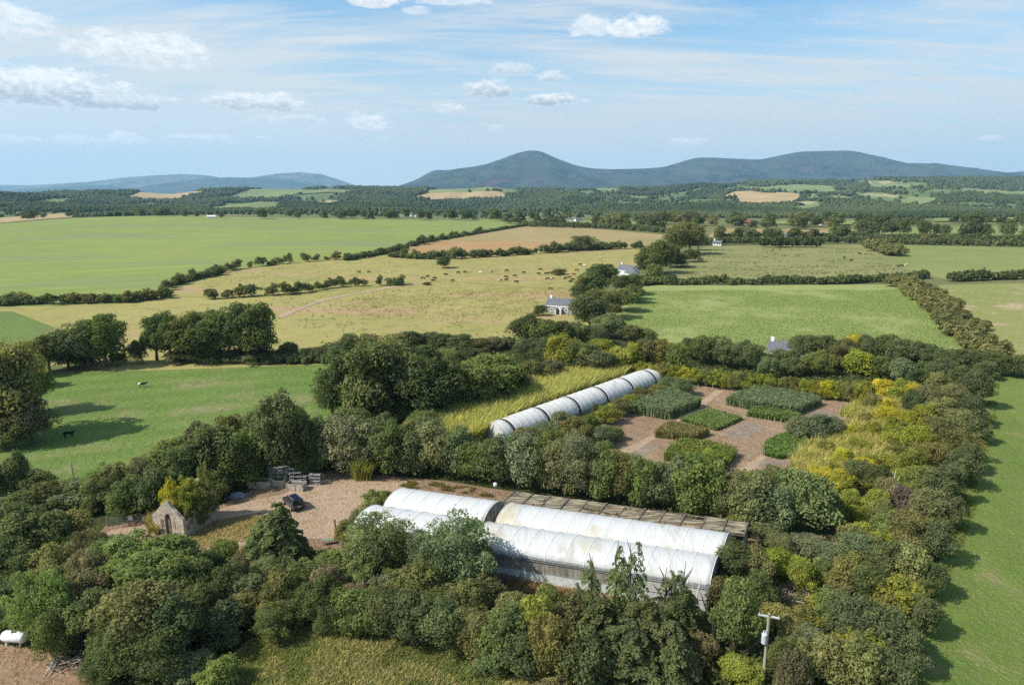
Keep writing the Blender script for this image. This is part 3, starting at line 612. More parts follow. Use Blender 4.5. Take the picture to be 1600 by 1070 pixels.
def screen_mat():
    t = NT('vent_screen_mat', .7, .15); n = t.noise(.9, 6, .7, stretch=(1.6, 1, .25)); c = t.mix(t.rng(n, .35, .65), (.13, .12, .10), (.32, .30, .25))
    t.col(t.mix(t.rng(t.noise(.22, 2, .4, loc=(7.6, 0, 0)), .60, .63), c, (.42, .31, .10))); return t.m
SCREEN = screen_mat(); PANEL = plain('pale_side_sheet', (.52, .56, .54), .5, .16, 1.2); GUTTER = plain('gutter_metal', (.30, .29, .26), .6, .3, 1.)
ENDW = plain('grey_end_sheet', (.30, .28, .24), .6, .3, .8); INNER = plain('planter_soil', (.10, .09, .08), .9, .3)  # INNER is the dark brown soil colour in the planter boxes
UG = Vector((.955, -.297, 0)).normalized(); VG = (Vector((-UG.y, UG.x, 0)) + .16 * UG); ORIG = P(770, 862, 3.0); ORIG.z = 0
def gp(u, v, z=0.): return ORIG + UG * u + VG * v + Vector((0, 0, z))
LEN_R = 24.7
def arch(v0, w, eave, rise, n=18, extra=0.):
    return [(v0 + w / 2 - math.cos(math.pi * k / n) * (w / 2 + extra), eave + math.sin(math.pi * k / n) ** 1.04 * (rise + extra)) for k in range(n + 1)]
def cover(name, u0, u1, v0, w, eave, rise, mat, parent, bays, fn=gp, sag=.05):
    """film drawn over hoops: slightly slack between them"""
    V = []; Fc = []; nu = bays * 4; n = 18
    for i in range(nu + 1):
        sg = -sag * math.sin(math.pi * ((i % 4) / 4)) ; prof = arch(v0, w, eave, rise, n, sg)
        for v, z in prof: V.append(fn(u0 + (u1 - u0) * i / nu, v, z))
    for i in range(nu):
        for k in range(n): a = i * (n + 1) + k; Fc.append((a, a + n + 1, a + n + 2, a + 1))
    m = MB().add(V, Fc); o = m.build(name, mat, parent, smooth=True); s = o.modifiers.new('skin', 'SOLIDIFY'); s.thickness = .03; s.offset = 0; return o
def hoops(u0, u1, v0, w, eave, rise, bays, parent, mat, fn=gp, r=.035, extra=.03, down=0.):
    for i in range(bays + 1):
        u = u0 + (u1 - u0) * i / bays; pr = arch(v0, w, eave, rise, 18, extra); pts = [fn(u, v, z) for v, z in pr]
        if down: pts = [fn(u, pr[0][0], down)] + pts + [fn(u, pr[-1][0], down)]
        MB().tube(pts, r, 5).build('hoop', mat, parent)
def end_wall(name, u, v0, w, eave, rise, mat, parent, fn=gp, th=.06, z0=0.):
    pr = [(v0, z0)] + arch(v0, w, eave, rise, 18, -.05) + [(v0 + w, z0)]
    MB().prism([fn(u, v, z) for v, z in pr], fn(u + th, 0, 0) - fn(u, 0, 0)).build(name, mat, parent)
def quadbox(fn, u0, u1, v0, v1, z0, z1):
    V = [fn(u, v, z) for z in (z0, z1) for v in (v0, v1) for u in (u0, u1)]
    return V, [(0, 2, 3, 1), (4, 5, 7, 6), (0, 1, 5, 4), (2, 6, 7, 3), (0, 4, 6, 2), (1, 3, 7, 5)]
E_, RI = 3.0, 1.62
def greenhouse(name, label, u0, u1, bays, mat, old):
    g = empty(name, (0, 0, 0)); g.location = (0, 0, 0); tag(g, label, 'greenhouse', 'white double-span greenhouses')
    cover('front_cover', u0, u1, 0, 6, E_, RI, mat, g, bays); cover('rear_cover', u0 + .2, u1 + .2, 6, 6, E_, RI, mat, g, bays)
    hoops(u0, u1, 0, 6, E_, RI, bays, g, SEAM); hoops(u0 + .2, u1 + .2, 6, 6, E_, RI, bays, g, SEAM)
    MB().add(*quadbox(gp, u0, u1, 5.86, 6.14, 2.93, 3.07)).build('gutter', GUTTER, g)
    MB().add(*quadbox(gp, u0, u1, -.14, .02, 2.90, 3.0)).build('eave_rail', STEEL, g)
    if old:
        MB().add(*quadbox(gp, u0, 16.5, -.06, -.02, 1.35, 2.90)).build('vent_screen', SCREEN, g); MB().add(*quadbox(gp, 16.5, u1, -.09, -.02, .0, 2.90)).build('side_sheet', FILM_OLD, g)
        MB().add(*quadbox(gp, u0, 16.5, -.10, -.04, .0, 1.35)).build('side_panel', PANEL, g)
        MB().add(*quadbox(gp, u0, u1, -.13, -.07, 1.32, 1.40)).build('side_rail', STEEL, g)
        MB().add(*quadbox(gp, u0, u1, -.17, -.11, 2.70, 2.78)).build('roll_bar', STEEL, g)
    else:
        MB().add(*quadbox(gp, u0, u1, -.10, -.04, .0, 2.90)).build('side_sheet', FILM_NEW, g)
    MB().add(*quadbox(gp, u0, u1, 12.02, 12.06, 0, 2.95)).build('rear_sheet', ENDW, g)
    for u, nm in ((u0 + .1, 'end_wall'), (u1 - .1, 'end_wall')):
        for v0 in (0, 6): end_wall(nm, u + (.2 if v0 else 0), v0 + .03, 5.94, E_, RI, ENDW if (old or u > u0 + 1) else FILM_NEW, g)
    for v0 in (0, 6):
        m = MB(); ue = u1 + .03 + (.2 if v0 else 0)
        for k in range(1, 6): m.add(*quadbox(gp, ue, ue + .06, v0 + k - .03, v0 + k + .03, 0, E_ + RI * math.sin(math.pi * k / 6) ** 1.04 - .08))
        m.build('end_frame', STEEL, g)
    return g
greenhouse('greenhouse', 'weathered long white double-span greenhouse with a dark screened front side', -2.9, 25.0, 12, FILM_OLD, True)
greenhouse('greenhouse', 'clean short white double-span greenhouse by the dirt yard', -18.9, -4.5, 6, FILM_NEW, False)
def shade():
    g = empty('shade_house'); tag(g, 'low flat slatted shade roof on posts behind the long white greenhouse', 'shade house')
    t = NT('shade_net_mat', .9, .1); n = t.noise(.9, 5, .7, stretch=(.5, 4, 1), rot=R(17)); t.col(t.mix(t.rng(n, .42, .62), (.085, .075, .058), (.36, .31, .21)))
    u0, u1, v0, v1 = -4.5, 26.8, 12.2, 15.8
    net = MB(); nb = 12
    for i in range(nb):
        a = u0 + (u1 - u0) * i / nb + .10; b = u0 + (u1 - u0) * (i + 1) / nb - .10; v = v0 + .1
        while v < v1 - .15:
            wv = rnd.uniform(.25, .5); zz = 3.62 + rnd.uniform(-.03, .03) - (.06 if (i % 2) else 0)
            if rnd.random() < .9: net.add(*quadbox(gp, a, b - (rnd.uniform(0, .5) if rnd.random() < .2 else 0), v, min(v1, v + wv), zz, zz + .02))
            v += wv + rnd.uniform(.01, .07)
    net.build('slat_roof', t.m, g)
    wood = plain('old_dark_timber', (.12, .10, .08), .85, .25, 2.)
    for i in range(nb + 1): u = u0 + (u1 - u0) * i / nb; MB().add(*quadbox(gp, u - .08, u + .08, v0, v1, 3.50, 3.72)).build('rafter', wood, g)
    for v in (v0, v1): MB().add(*quadbox(gp, u0 - .05, u1 + .05, v - .07, v + .07, 3.34, 3.49)).build('beam', wood, g)
    for i in range(nb + 1): u = u0 + (u1 - u0) * i / nb; MB().add(*quadbox(gp, u - .06, u + .06, v1 - .06, v1 + .06, 0, 3.34)).build('post', wood, g)
    MB().add(*quadbox(gp, u1 - .04, u1, v0 + .1, v1 - .1, .0, 3.3)).build('end_net', SCREEN, g)
    return g
shade()
def lamp_post():
    p = P(774, 806); g = empty('lamp_post', p); tag(g, 'thin pole with a white lamp head between the two greenhouses', 'lamp post')
    MB().tube([(0, 0, 0), (0, 0, 4.6)], [.06, .045], 8).build('pole', STEEL, g)
    m = MB(); m.tube([(0, 0, 4.55), (0, 0, 4.7), (0, 0, 5.0), (0, 0, 5.1)], [.10, .28, .26, .08], 10); m.build('lamp_head', plain('white_enamel', (.75, .74, .70), .4), g)
    MB().bar((-.3, 0, 4.5), (.3, 0, 4.5), .06).build('bracket', STEEL, g)
lamp_post()
# the long polytunnel in the nursery
TO = Vector((.8, 120.4, 0)); TD = Vector((.678, .735, 0)).normalized(); TN = Vector((-TD.y, TD.x, 0))
def tp(u, v, z=0.): return TO + TD * u + TN * v + Vector((0, 0, z))
def long_tunnel():
    g = empty('polytunnel'); tag(g, 'long white polytunnel with dark mesh bands beside the bamboo', 'polytunnel')
    cuts = [-3.2, 0, 9.8, 19.7, 29.7, 39.8, 49.6, 52.8]
    for i in range(7):
        a, b = cuts[i] + (.45 if i else 0), cuts[i + 1] - (.45 if i < 6 else 0); cover('cover', a, b, 0, 6.6, .4, 2.75, FILM_LONG, g, max(2, int((b - a) / 1.7)), fn=tp, sag=.045)
        hoops(a, b, 0, 6.6, .4, 2.75, max(2, int((b - a) / 1.7)), g, SEAM, fn=tp, r=.022, extra=.02)
    for c in cuts[1:-1]: cover('mesh_band', c - .45, c + .45, 0, 6.6, .38, 2.70, BAND, g, 1, fn=tp, sag=0)
    MB().add(*quadbox(tp, cuts[0], cuts[-1], -.05, .0, 0, .36)).build('base_board', GUTTER, g); MB().add(*quadbox(tp, cuts[0], cuts[-1], 6.6, 6.65, 0, .36)).build('base_board', GUTTER, g)
    end_wall('end_wall', cuts[0] + .1, .03, 6.54, .4, 2.75, FILM_LONG, g, fn=tp); end_wall('end_wall', cuts[-1] - .15, .03, 6.54, .4, 2.75, FILM_LONG, g, fn=tp)
long_tunnel()

def stone_mat(name, a, b, mortar, sc=1.6):
    t = NT(name, .9, .1); v = t.n('ShaderNodeTexVoronoi'); v.inputs['Scale'].default_value = sc; v.inputs['Randomness'].default_value = .9; pos = t.pos()
    mp = t.n('ShaderNodeMapping'); mp.inputs['Scale'].default_value = (1, 1, 1.7); t.lk(pos, mp.inputs[0]); t.lk(mp.outputs[0], v.inputs['Vector'])
    e = t.n('ShaderNodeTexVoronoi', feature='DISTANCE_TO_EDGE'); e.inputs['Scale'].default_value = sc; e.inputs['Randomness'].default_value = .9; t.lk(mp.outputs[0], e.inputs['Vector'])
    s = t.n('ShaderNodeSeparateColor'); t.lk(v.outputs['Color'], s.inputs[0]); c = t.mix(s.outputs[0], a, b); c = t.mix(t.rng(e.outputs['Distance'], .08, .02), c, mortar)
    c = t.mix(t.math('MULTIPLY', t.rng(t.noise(.9, 5, .7), .5, .7), .55), c, (.10, .09, .07)); t.col(c); t.bump(e.outputs['Distance'], .8, .08); return t.m
RUBBLE = stone_mat('rubble_stone', (.30, .24, .18), (.52, .44, .35), (.38, .34, .28), 2.2)
GREYST = stone_mat('grey_stone', (.18, .17, .17), (.32, .30, .29), (.30, .29, .28), 2.4)
SLATE = plain('slate', (.115, .12, .135), .6, .18, 1.5); RENDER = plain('white_render', (.72, .70, .66), .8, .05); WHITE = plain('white_paint', (.78, .78, .77), .5, .04)
GLASS = plain('window_glass', (.03, .035, .045), .12, .2, 2., .6); DARK = plain('dark_opening', (.02, .018, .015), .95, .1)
def ruin():
    a = P(241, 832); b = P(289, 842); w = (b - a).length; ux = (b - a).normalized(); g = empty('stone_ruin', a, math.atan2(ux.y, ux.x)); L = 5.6
    tag(g, 'roofless stone ruin with pointed gable and boarded doorway beside the gate', 'ruin')
    hw, top = 2.8, 5.1; th = .4
    def gable(name, y, door):
        # built of courses with a ragged outline; the doorway is a real gap
        pr = [(0, 0), (0, hw - .1), (.5, hw + .3), (1.0, hw + .75), (1.5, hw + 1.3), (w / 2 - .25, top - .25), (w / 2, top), (w / 2 + .3, top - .12), (w / 2 + .9, top - .9), (w - 1.1, hw + .95), (w - .5, hw + .35), (w, hw), (w, 0)]
        if door: d0, d1, dh = w / 2 - .5, w / 2 + .55, 3.2; pr = pr + [(d1, 0), (d1, 2.6), (d1 - .3, dh), (d0 + .3, dh), (d0, 2.6), (d0, 0)]
        bm = bmesh.new(); vs = [bm.verts.new((x, y, z)) for x, z in pr]; f = bm.faces.new(vs); r = bmesh.ops.extrude_face_region(bm, geom=[f]); vv = [e for e in r['geom'] if isinstance(e, bmesh.types.BMVert)]
        bmesh.ops.translate(bm, verts=vv, vec=(0, th, 0)); bmesh.ops.recalc_face_normals(bm, faces=bm.faces); bmesh.ops.triangulate(bm, faces=bm.faces[:])
        me = bpy.data.meshes.new(name); bm.to_mesh(me); bm.free(); me.materials.append(RUBBLE); o = bpy.data.objects.new(name, me); COL.objects.link(o); o.parent = g; return o
    gable('front_gable', 0, True); gable('rear_gable', L, False)
    for x in (0, w - th):
        m = MB(); n = 12; poly = [(x, th, 0)] + [(x, th + (L - th) * k / n, hw * (.92 - .12 * abs(math.sin(k * 1.7)))) for k in range(n + 1)] + [(x, L, 0)]
        m.prism(poly, (th, 0, 0)); m.build('side_wall', RUBBLE, g)
    MB().box(w / 2 - .32, w / 2 + .32, L - .08, L + .56, top - .8, top + .7).build('chimney', RUBBLE, g, bevel=.05); 
    oldw = plain('weathered_boards', (.16, .12, .095), .9, .3, 4.); m = MB()
    for k in range(3): m.box(w / 2 - .46 + k * .22, w / 2 - .27 + k * .22, .22, .27, .02, 2.3 + .2 * (k % 2))
    m.build('door_boards', oldw, g)
    wn_ = MB(); wn_.box(w / 2 - 1.25, w / 2 - .72, -.04, .0, 1.2, 2.3); wn_.build('shutter', oldw, g); MB().box(w / 2 + .85, w / 2 + 1.25, -.04, 0, 1.3, 2.2).build('shutter', plain('faded_pink_board', (.34, .22, .19), .85), g)
    # ivy and saplings growing out of the walls
    for (x, y, sx, sz, z, c) in ((1.6, 1.9, 2.6, 3.4, 2.2, 'y'), (3.4, 2.6, 2.8, 3.6, 1.2, 'v'), (2.6, 4.0, 2.9, 3.4, 2.4, 'v'), (4.6, 4.6, 2.8, 3.8, .6, 'o'), (4.5, 2.2, 1.8, 2.6, .4, 'o'), (1.0, 2.6, 1.3, 3.6, 2.6, 'y'), (4.0, 5.6, 1.6, 5.0, 2.2, 'n'), (5.0, 3.4, 1.8, 3., .2, 'm'), (4.7, 1.2, 1.3, 2.6, .3, 'o'), (.2, 3.6, 1.4, 2.6, .3, 'v')):
        o = bpy.data.objects.new('ivy', rnd.choice(PROTO['B'])); COL.objects.link(o); o.parent = g; o.location = (x, y, z); o.scale = (sx * .62, sx * .62, sz * .62); cc = PAL[c]; o.color = (*cc, 1); o.rotation_euler = (0, 0, rnd.uniform(0, 6))
ruin()
def gate():
    a = P(170, 822); b = P(232, 815); d = (b - a); L = d.length; g = empty('farm_gate', a, math.atan2(d.y, d.x)); tag(g, 'grey metal field gate with a white sign, left of the stone ruin', 'gate')
    for i, (x0, x1) in enumerate(((0, L * .48), (L * .5, L * .98))):
        m = MB()
        for z in (.25, .48, .70, .92, 1.15): m.tube([(x0, 0, z), (x1, 0, z)], .025, 6)
        for x in (x0, (x0 + x1) / 2, x1): m.tube([(x, 0, .2), (x, 0, 1.2)], .03, 6)
        m.build('gate_leaf', STEEL, g)
    for x in (-.12, L + .02): MB().tube([(x, 0, 0), (x, 0, 1.5)], .09, 8).build('gate_post', STEEL, g)
    s = MB().box(L * .50, L * .62, -.09, -.05, .55, 1.25).build('sign', WHITE, g); MB().box(L * .515, L * .605, -.096, -.092, .62, 1.18).build('sign_border', plain('sign_pink', (.62, .36, .36), .6), s); MB().box(L * .53, L * .59, -.102, -.098, .70, 1.10).build('sign_face', WHITE, s)
    MB().box(L * .86, L * .92, -.09, -.05, .35, .85).build('notice', WHITE, g)
gate()
def cottage(label, a, b, depth, wall_h, roof_h, wallm, chims, porch=True, wings=None, gable_win=False):
    ux = (b - a).normalized(); L = (b - a).length; g = empty('cottage', a, math.atan2(ux.y, ux.x)); tag(g, label, 'cottage')
    m = MB(); pr = [(0, 0, 0), (0, depth, 0), (0, depth, wall_h), (0, depth / 2, wall_h + roof_h), (0, 0, wall_h)]; m.prism(pr, (L, 0, 0)); m.build('wall', wallm, g)
    ov = .3; r = MB()
    for s in (0, 1):
        y0 = -ov if s == 0 else depth + ov; zz = wall_h - ov * roof_h / (depth / 2)
        P0 = [(-ov, y0, zz + .03), (L + ov, y0, zz + .03), (L + ov, depth / 2, wall_h + roof_h + .03), (-ov, depth / 2, wall_h + roof_h + .03)]; r.prism(P0, (0, 0, .14))
    rf = r.build('roof', SLATE, g)
    MB().box(-ov, L + ov, -ov - .05, -ov - .01, wall_h - .55, wall_h - .22).build('fascia', WHITE, g)
    for cx_ in chims: c = MB().box(cx_ - .45, cx_ + .45, depth / 2 - .35, depth / 2 + .35, wall_h + roof_h - .4, wall_h + roof_h + 1.1).build('chimney', RENDER, rf); MB().tube([(cx_, depth / 2, wall_h + roof_h + 1.1), (cx_, depth / 2, wall_h + roof_h + 1.5)], .14, 8).build('chimney_pot', plain('clay', (.35, .17, .1)), rf)
    for x in (L * .22, L * .78):
        f = MB(); f.box(x - .62, x + .62, -.07, -.01, .75, .9); f.box(x - .62, x + .62, -.07, -.01, 2.15, 2.35); f.box(x - .62, x - .42, -.07, -.01, .9, 2.15); f.box(x + .42, x + .62, -.07, -.01, .9, 2.15); f.box(x - .04, x + .04, -.05, -.015, .9, 2.15)
        w = f.build('window', WHITE, g); MB().box(x - .42, x + .42, -.02, -.005, .9, 2.15).build('pane', GLASS, w)
    if porch:
        x = L / 2; p = MB(); p.prism([(x - 1.2, -1.5, 0), (x - 1.2, -1.5, 2.2), (x, -1.5, 3.2), (x + 1.2, -1.5, 2.2), (x + 1.2, -1.5, 0)], (0, 1.48, 0)); po = p.build('porch', WHITE, g)
        MB().prism([(x - .75, -1.54, 0), (x - .75, -1.54, 1.9), (x, -1.54, 2.6), (x + .75, -1.54, 1.9), (x + .75, -1.54, 0)], (0, .03, 0)).build('door', GLASS, po)
        for s in (-1, 1): MB().prism([(x, -1.75, 3.3), (x + s * 1.5, -1.75, 2.1), (x + s * 1.5, -1.75, 2.0), (x, -1.75, 3.2)], (0, 1.7, 0)).build('porch_roof', WHITE, po)
    if wings:
        for (x0, x1, dd, wh, rh, y) in wings:
            MB().prism([(x0, y, 0), (x0, y + dd, 0), (x0, y + dd, wh), (x0, y + dd / 2, wh + rh), (x0, y, wh)], (x1 - x0, 0, 0)).build('wing', wallm, g); r = MB()
            for y0, s in ((y - .2, 1), (y + dd + .2, -1)): r.prism([(x0 - .2, y0, wh - .1), (x1 + .2, y0, wh - .1), (x1 + .2, y + dd / 2, wh + rh + .05), (x0 - .2, y + dd / 2, wh + rh + .05)], (0, 0, .12))
            r.build('wing_roof', SLATE, g)
    return g
cottage('grey stone cottage with slate roof and white gabled porch', P(853, 489), P(894, 492), 6.2, 3.3, 2.2, GREYST, [1.0])
cottage('far white cottage with a low slate wing beyond the lane trees', P(963, 431), P(985, 434), 7, 3.6, 2.6, RENDER, [.6], False, [(8.2, 14, 5, 2.6, 1.8, -2)])
cottage('white slate-roofed bungalow half hidden by trees at the nursery\'s far side', P(1199, 567), P(1229, 570), 6.5, 3.2, 2.4, RENDER, [.6], False, [(5.9, 8.6, 8, 3.0, 1.6, -2.2)])
def hill_house(px, py, w, label, roofc=SLATE, wall=RENDER):
    small = w < 20
    p = P(px, py); p.z -= .2; g = empty('farmhouse', p, rnd.uniform(-.5, .5)); tag(g, label, 'house', 'distant farmhouses')
    d, h, r = w * .55, (2.6 if small else 4.5), (1.8 if small else 2.6)
    MB().prism([(-w / 2, 0, 0), (-w / 2, d, 0), (-w / 2, d, h), (-w / 2, d / 2, h + r), (-w / 2, 0, h)], (w, 0, 0)).build('wall', wall, g)
    m = MB()
    for y0 in (-.3, d + .3): m.prism([(-w / 2 - .3, y0, h - .2), (w / 2 + .3, y0, h - .2), (w / 2 + .3, d / 2, h + r + .1), (-w / 2 - .3, d / 2, h + r + .1)], (0, 0, .2))
    rf = m.build('roof', roofc, g); MB().box(-w / 2 + .4, -w / 2 + 1.6, d / 2 - .5, d / 2 + .5, h + r - .3, h + r + 1.5).build('chimney', wall, rf)
    for x in (-w * .3, w * .05, w * .32):
        wi = MB().box(x - .6, x + .6, -.08, -.01, 1.2, 2.6).build('window', GLASS, g)
REDR = plain('red_barn_sheet', (.30, .05, .05), .6); RUST = plain('rusty_roof', (.32, .13, .07), .8)
hill_house(892, 345, 16, 'white farmhouse with long white wings beyond the tan field'); hill_house(905, 346, 12, 'small white outbuilding right of the white farmhouse')
hill_house(640, 338, 10, 'small pale house at the far edge of the big green field'); hill_house(656, 339, 16, 'reddish-roofed long house at the far edge of the green field', RUST)
hill_house(1172, 350, 16, 'dark red barn among the trees', REDR, REDR); hill_house(1184, 350, 12, 'white-roofed shed beside the dark red barn')
hill_house(1290, 352, 14, 'low house with rusty roof right of the red barn', RUST); hill_house(1388, 352, 14, 'grey-roofed farmhouse between the tall far trees')
hill_house(330, 341, 12, 'long pale farm shed at the top edge of the big green field', RENDER); hill_house(1240, 373, 16, 'white bungalow behind the round clipped hedge'); hill_house(1120, 384, 7, 'tiny pale shed in the corner of the olive pasture')
hill_house(852, 300, 40, 'white farm on the wooded hill below the pointed mountain'); hill_house(1300, 284, 40, 'white house high on the wooded plateau'); hill_house(1590, 297, 60, 'pale quarry buildings on the far right hillside'); hill_house(278, 300, 40, 'lone white house on the left wooded hill')

# ---------------------------------------------------------------- yard things
def suv():
    p = P(467, 797); g = empty('parked_car', p + Vector((-1.2, 1.3, 0)), 0); hd = Vector((-.62, .78, 0)).normalized(); g.rotation_euler = (0, 0, math.atan2(hd.y, hd.x))
    tag(g, 'dark blue off-road car parked on the dirt yard', 'car')
    t = NT('car_paint', .28, .6); t.col((.012, .018, .035)); t.b.inputs['Coat Weight'].default_value = .6; paint = t.m; trim = plain('car_trim', (.03, .03, .032), .6); glass = plain('car_glass', (.012, .014, .018), .08, .1, 2, .7)
    secs = [(-2.28, .86, .45, 1.02), (-2.30, .90, .50, 1.08), (-1.6, .93, .42, 1.12), (0, .94, .42, 1.1), (1.1, .93, .42, 1.06), (1.95, .88, .45, .98), (2.25, .74, .5, .84)]
    V = []; Fc = []
    for x, hw, z0, z1 in secs: V += [(x, -hw * .94, z0), (x, -hw, (z0 + z1) * .5), (x, -hw * .93, z1 - .03), (x, -hw * .8, z1), (x, hw * .8, z1), (x, hw * .93, z1 - .03), (x, hw, (z0 + z1) * .5), (x, hw * .94, z0)]
    for i in range(len(secs) - 1):
        for k in range(8): Fc.append((i * 8 + k, i * 8 + (k + 1) % 8, i * 8 + 8 + (k + 1) % 8, i * 8 + 8 + k))
    Fc += [tuple(range(7, -1, -1)), tuple(len(V) - 8 + k for k in range(8))]; MB().add(V, Fc).build('body', paint, g, bevel=.05, smooth=False)
    cab = [(-2.22, .80, 1.06, -2.02, .68), (.95, .82, 1.06, .25, .68)]
    V = [(-2.22, -.82, 1.06), (-2.22, .82, 1.06), (1.0, .82, 1.04), (1.0, -.82, 1.04), (-2.02, -.68, 1.72), (-2.02, .68, 1.72), (.3, .68, 1.74), (.3, -.68, 1.74)]
    MB().add(V, [(0, 3, 2, 1), (4, 5, 6, 7), (0, 1, 5, 4), (1, 2, 6, 5), (2, 3, 7, 6), (3, 0, 4, 7)]).build('cabin', glass, g, bevel=.04)
    MB().box(-2.08, .34, -.70, .70, 1.73, 1.80).build('roof', paint, g, bevel=.04)
    for s in (-1, 1):
        m = MB()
        for x in (-2.1, -1.15, -.2): m.bar((x - .02, s * .835, 1.05), (x + .12, s * .70, 1.74), .09, .05)
        m.bar((.98, s * .835, 1.05), (.28, s * .70, 1.74), .08, .05); m.build('pillar', paint, g)
        MB().bar((-1.9, s * .58, 1.86), (.15, s * .58, 1.86), .05, .05).build('roof_rail', STEEL, g)
        MB().box(-2.33, -2.27, s * .84 - .09, s * .84 + .05, .72, 1.02).build('tail_light', plain('red_lens', (.35, .02, .02), .3), g)
    for x in (-1.4, 1.38):
        for s in (-1, 1):
            w = MB().tube([(x, s * .72, .37), (x, s * .78, .37), (x, s * .96, .37), (x, s * .98, .37)], [.34, .37, .37, .33], 20).build('wheel', trim, g); MB().tube([(x, s * .97, .37), (x, s * .995, .37)], [.22, .2], 12).build('rim', plain('alloy', (.55, .55, .55), .35, metallic=.5), w)
    MB().box(-2.40, -2.30, -.88, .88, .42, .66).build('rear_bumper', trim, g, bevel=.03); MB().box(-2.36, -2.31, -.26, .26, .78, .90).build('number_plate', plain('plate', (.7, .66, .5), .5), g)
    MB().box(2.2, 2.34, -.8, .8, .42, .64).build('front_bumper', trim, g, bevel=.03); 
    for s in (-1, 1): MB().box(2.12, 2.24, s * .62 - .16, s * .62 + .12, .66, .82).build('headlight', plain('lamp_glass', (.6, .6, .6), .2), g)
suv()
def planter(px, py, L, D, H, rz, label, fill=None):
    p = P(px, py); g = empty('planter_box', p, rz); tag(g, label, 'planter', 'wooden planter boxes in the yard'); w = plain('grey_planks', (.42, .36, .30), .9, .28, 2.5)
    for nm, b in (('front_boards', (0, L, 0, .06)), ('rear_boards', (0, L, D - .06, D)), ('end_boards', (0, .06, .065, D - .065)), ('end_boards', (L - .06, L, .065, D - .065))):
        m = MB(); k = 5; 
        for i in range(k): m.box(b[0], b[1], b[2], b[3], i * H / k + .012, (i + 1) * H / k - .012)
        m.build(nm, w, g)
    m = MB()
    for x in (.09, L / 2, L - .14): m.box(x, x + .1, -.05, -.002, 0, H + .04)
    m.build('battens', w, g); MB().box(.07, L - .07, .07, D - .07, .02, H * .72).build('soil', INNER, g)
    if fill:
        o = bpy.data.objects.new('weeds', PROTO['B'][1]); COL.objects.link(o); o.parent = g; o.location = (L * .5, D * .5, H * .6); o.scale = (L * .52, D * .5, .35); o.color = (*PAL[fill], 1)
planter(387, 763, 3.3, 1.7, 1.2, -.12, 'weathered planter box with weeds, leftmost in the yard', 'o'); planter(424, 760, 2.0, 1.6, 1.1, -.2, 'small slatted planter box in the middle of the stacks'); planter(447, 767, 2.8, 1.5, 1.2, -.14, 'grey planter box of dark pots beside the parked car')
planter(473, 741, 1.2, 1.1, 1.0, .1, 'short planter box at the back of the yard stacks', 'n')
DPOT = plain('black_plastic', (.035, .036, .042), .6, .3); GPOT = plain('grey_plastic', (.30, .29, .28), .6, .3, 2.)
def trolley(px, py, h, label, n=4, w=1.7, pots=DPOT, full=True):
    p = P(px, py); g = empty('plant_trolley', p, rnd.uniform(-.3, .3)); tag(g, label, 'trolley', 'metal plant trolleys and pot stacks in the yard')
    for x in (-w / 2, w / 2):
        for y in (-.3, .3): MB().bar((x, y, .1), (x, y, h), .05).build('upright', STEEL, g)
    for k in range(n):
        z = .15 + (h - .3) * k / max(1, n - 1); s = MB().box(-w / 2, w / 2, -.3, .3, z, z + .04).build('shelf', GPOT, g)
        if full and k < n - 1:
            m = MB(); 
            for i in range(7): m.tube([(-w / 2 + .12 + i * (w - .24) / 6, rnd.uniform(-.15, .15), z + .05), (-w / 2 + .12 + i * (w - .24) / 6, rnd.uniform(-.15, .15), z + .05 + min(.42, (h / n) * .75))], [.1, .13], 7)
            m.build('pots', pots, s)
TR = [(428, 748, 1.7, 'tall trolley with grey trays, leftmost of the yard trolleys', GPOT), (436, 750, 1.9, 'grey trolley of trays, second of the yard trolleys', GPOT), (445, 751, 2.1, 'tallest grey trolley of trays in the yard', GPOT), (454, 751, 1.9, 'trolley of black pots behind the grey planter box', DPOT),
      (463, 752, 1.5, 'empty wire trolley behind the parked car', None), (472, 752, 1.1, 'low trolley of black pots behind the parked car', DPOT), (481, 750, 1.0, 'low dark trolley near the right end of the stacks', DPOT), (493, 752, 1.3, 'rightmost trolley heaped with grey trays', GPOT)]
for px, py, h, lb, m in TR: trolley(px, py + 5, h * 1.45, lb, pots=m or DPOT, full=bool(m))
def potstack(px, py, label, n=14, mat=DPOT, spread=.9):
    p = P(px, py); g = MB(); 
    for i in range(n):
        x, y = rnd.uniform(-spread, spread), rnd.uniform(-spread * .5, spread * .5); h = rnd.uniform(.3, .9); g.tube([(x, y, 0), (x, y, h)], [.13, .18], 8)
    o = g.build('pot_stack', mat); o.location = p; tag(o, label, 'pots', 'heaps of pots')
potstack(462, 762, 'purple-black pots heaped in front of the trolleys'); potstack(484, 755, 'dark heap of pots at the right of the trolleys', 18); potstack(498, 748, 'grey pots at the right end of the stacks', 10, GPOT)
def tarp(px, py, w, label, c):
    p = P(px, py); n = 12; V = []; 
    for i in range(n):
        for j in range(n): x, y = (i / (n - 1) - .5) * w, (j / (n - 1) - .5) * w * .6; e = max(0, 1 - (2 * abs(i / (n - 1) - .5)) ** 3) * max(0, 1 - (2 * abs(j / (n - 1) - .5)) ** 3); V.append((x, y, .02 + e * (.35 + .35 * vnoise(i * .9 + px, j * .9))))
    o = newmesh('tarpaulin', np.array(V), [(i * n + j, i * n + n + j, i * n + n + j + 1, i * n + j + 1) for i in range(n - 1) for j in range(n - 1)], plain('tarp_' + str(px), c, .35, .4, 2.5, .5)); o.location = p; tag(o, label, 'tarpaulin', 'tarpaulins on the ground')
tarp(370, 775, 2.6, 'crumpled blue-grey tarpaulin heap left of the planters', (.20, .23, .27)); tarp(301, 864, 2.2, 'dark heap under sheeting below the stone ruin', (.06, .065, .07)); tarp(285, 1028, 2.4, 'blue-green tarpaulin in the shade by the bottom meadow', (.02, .08, .09))
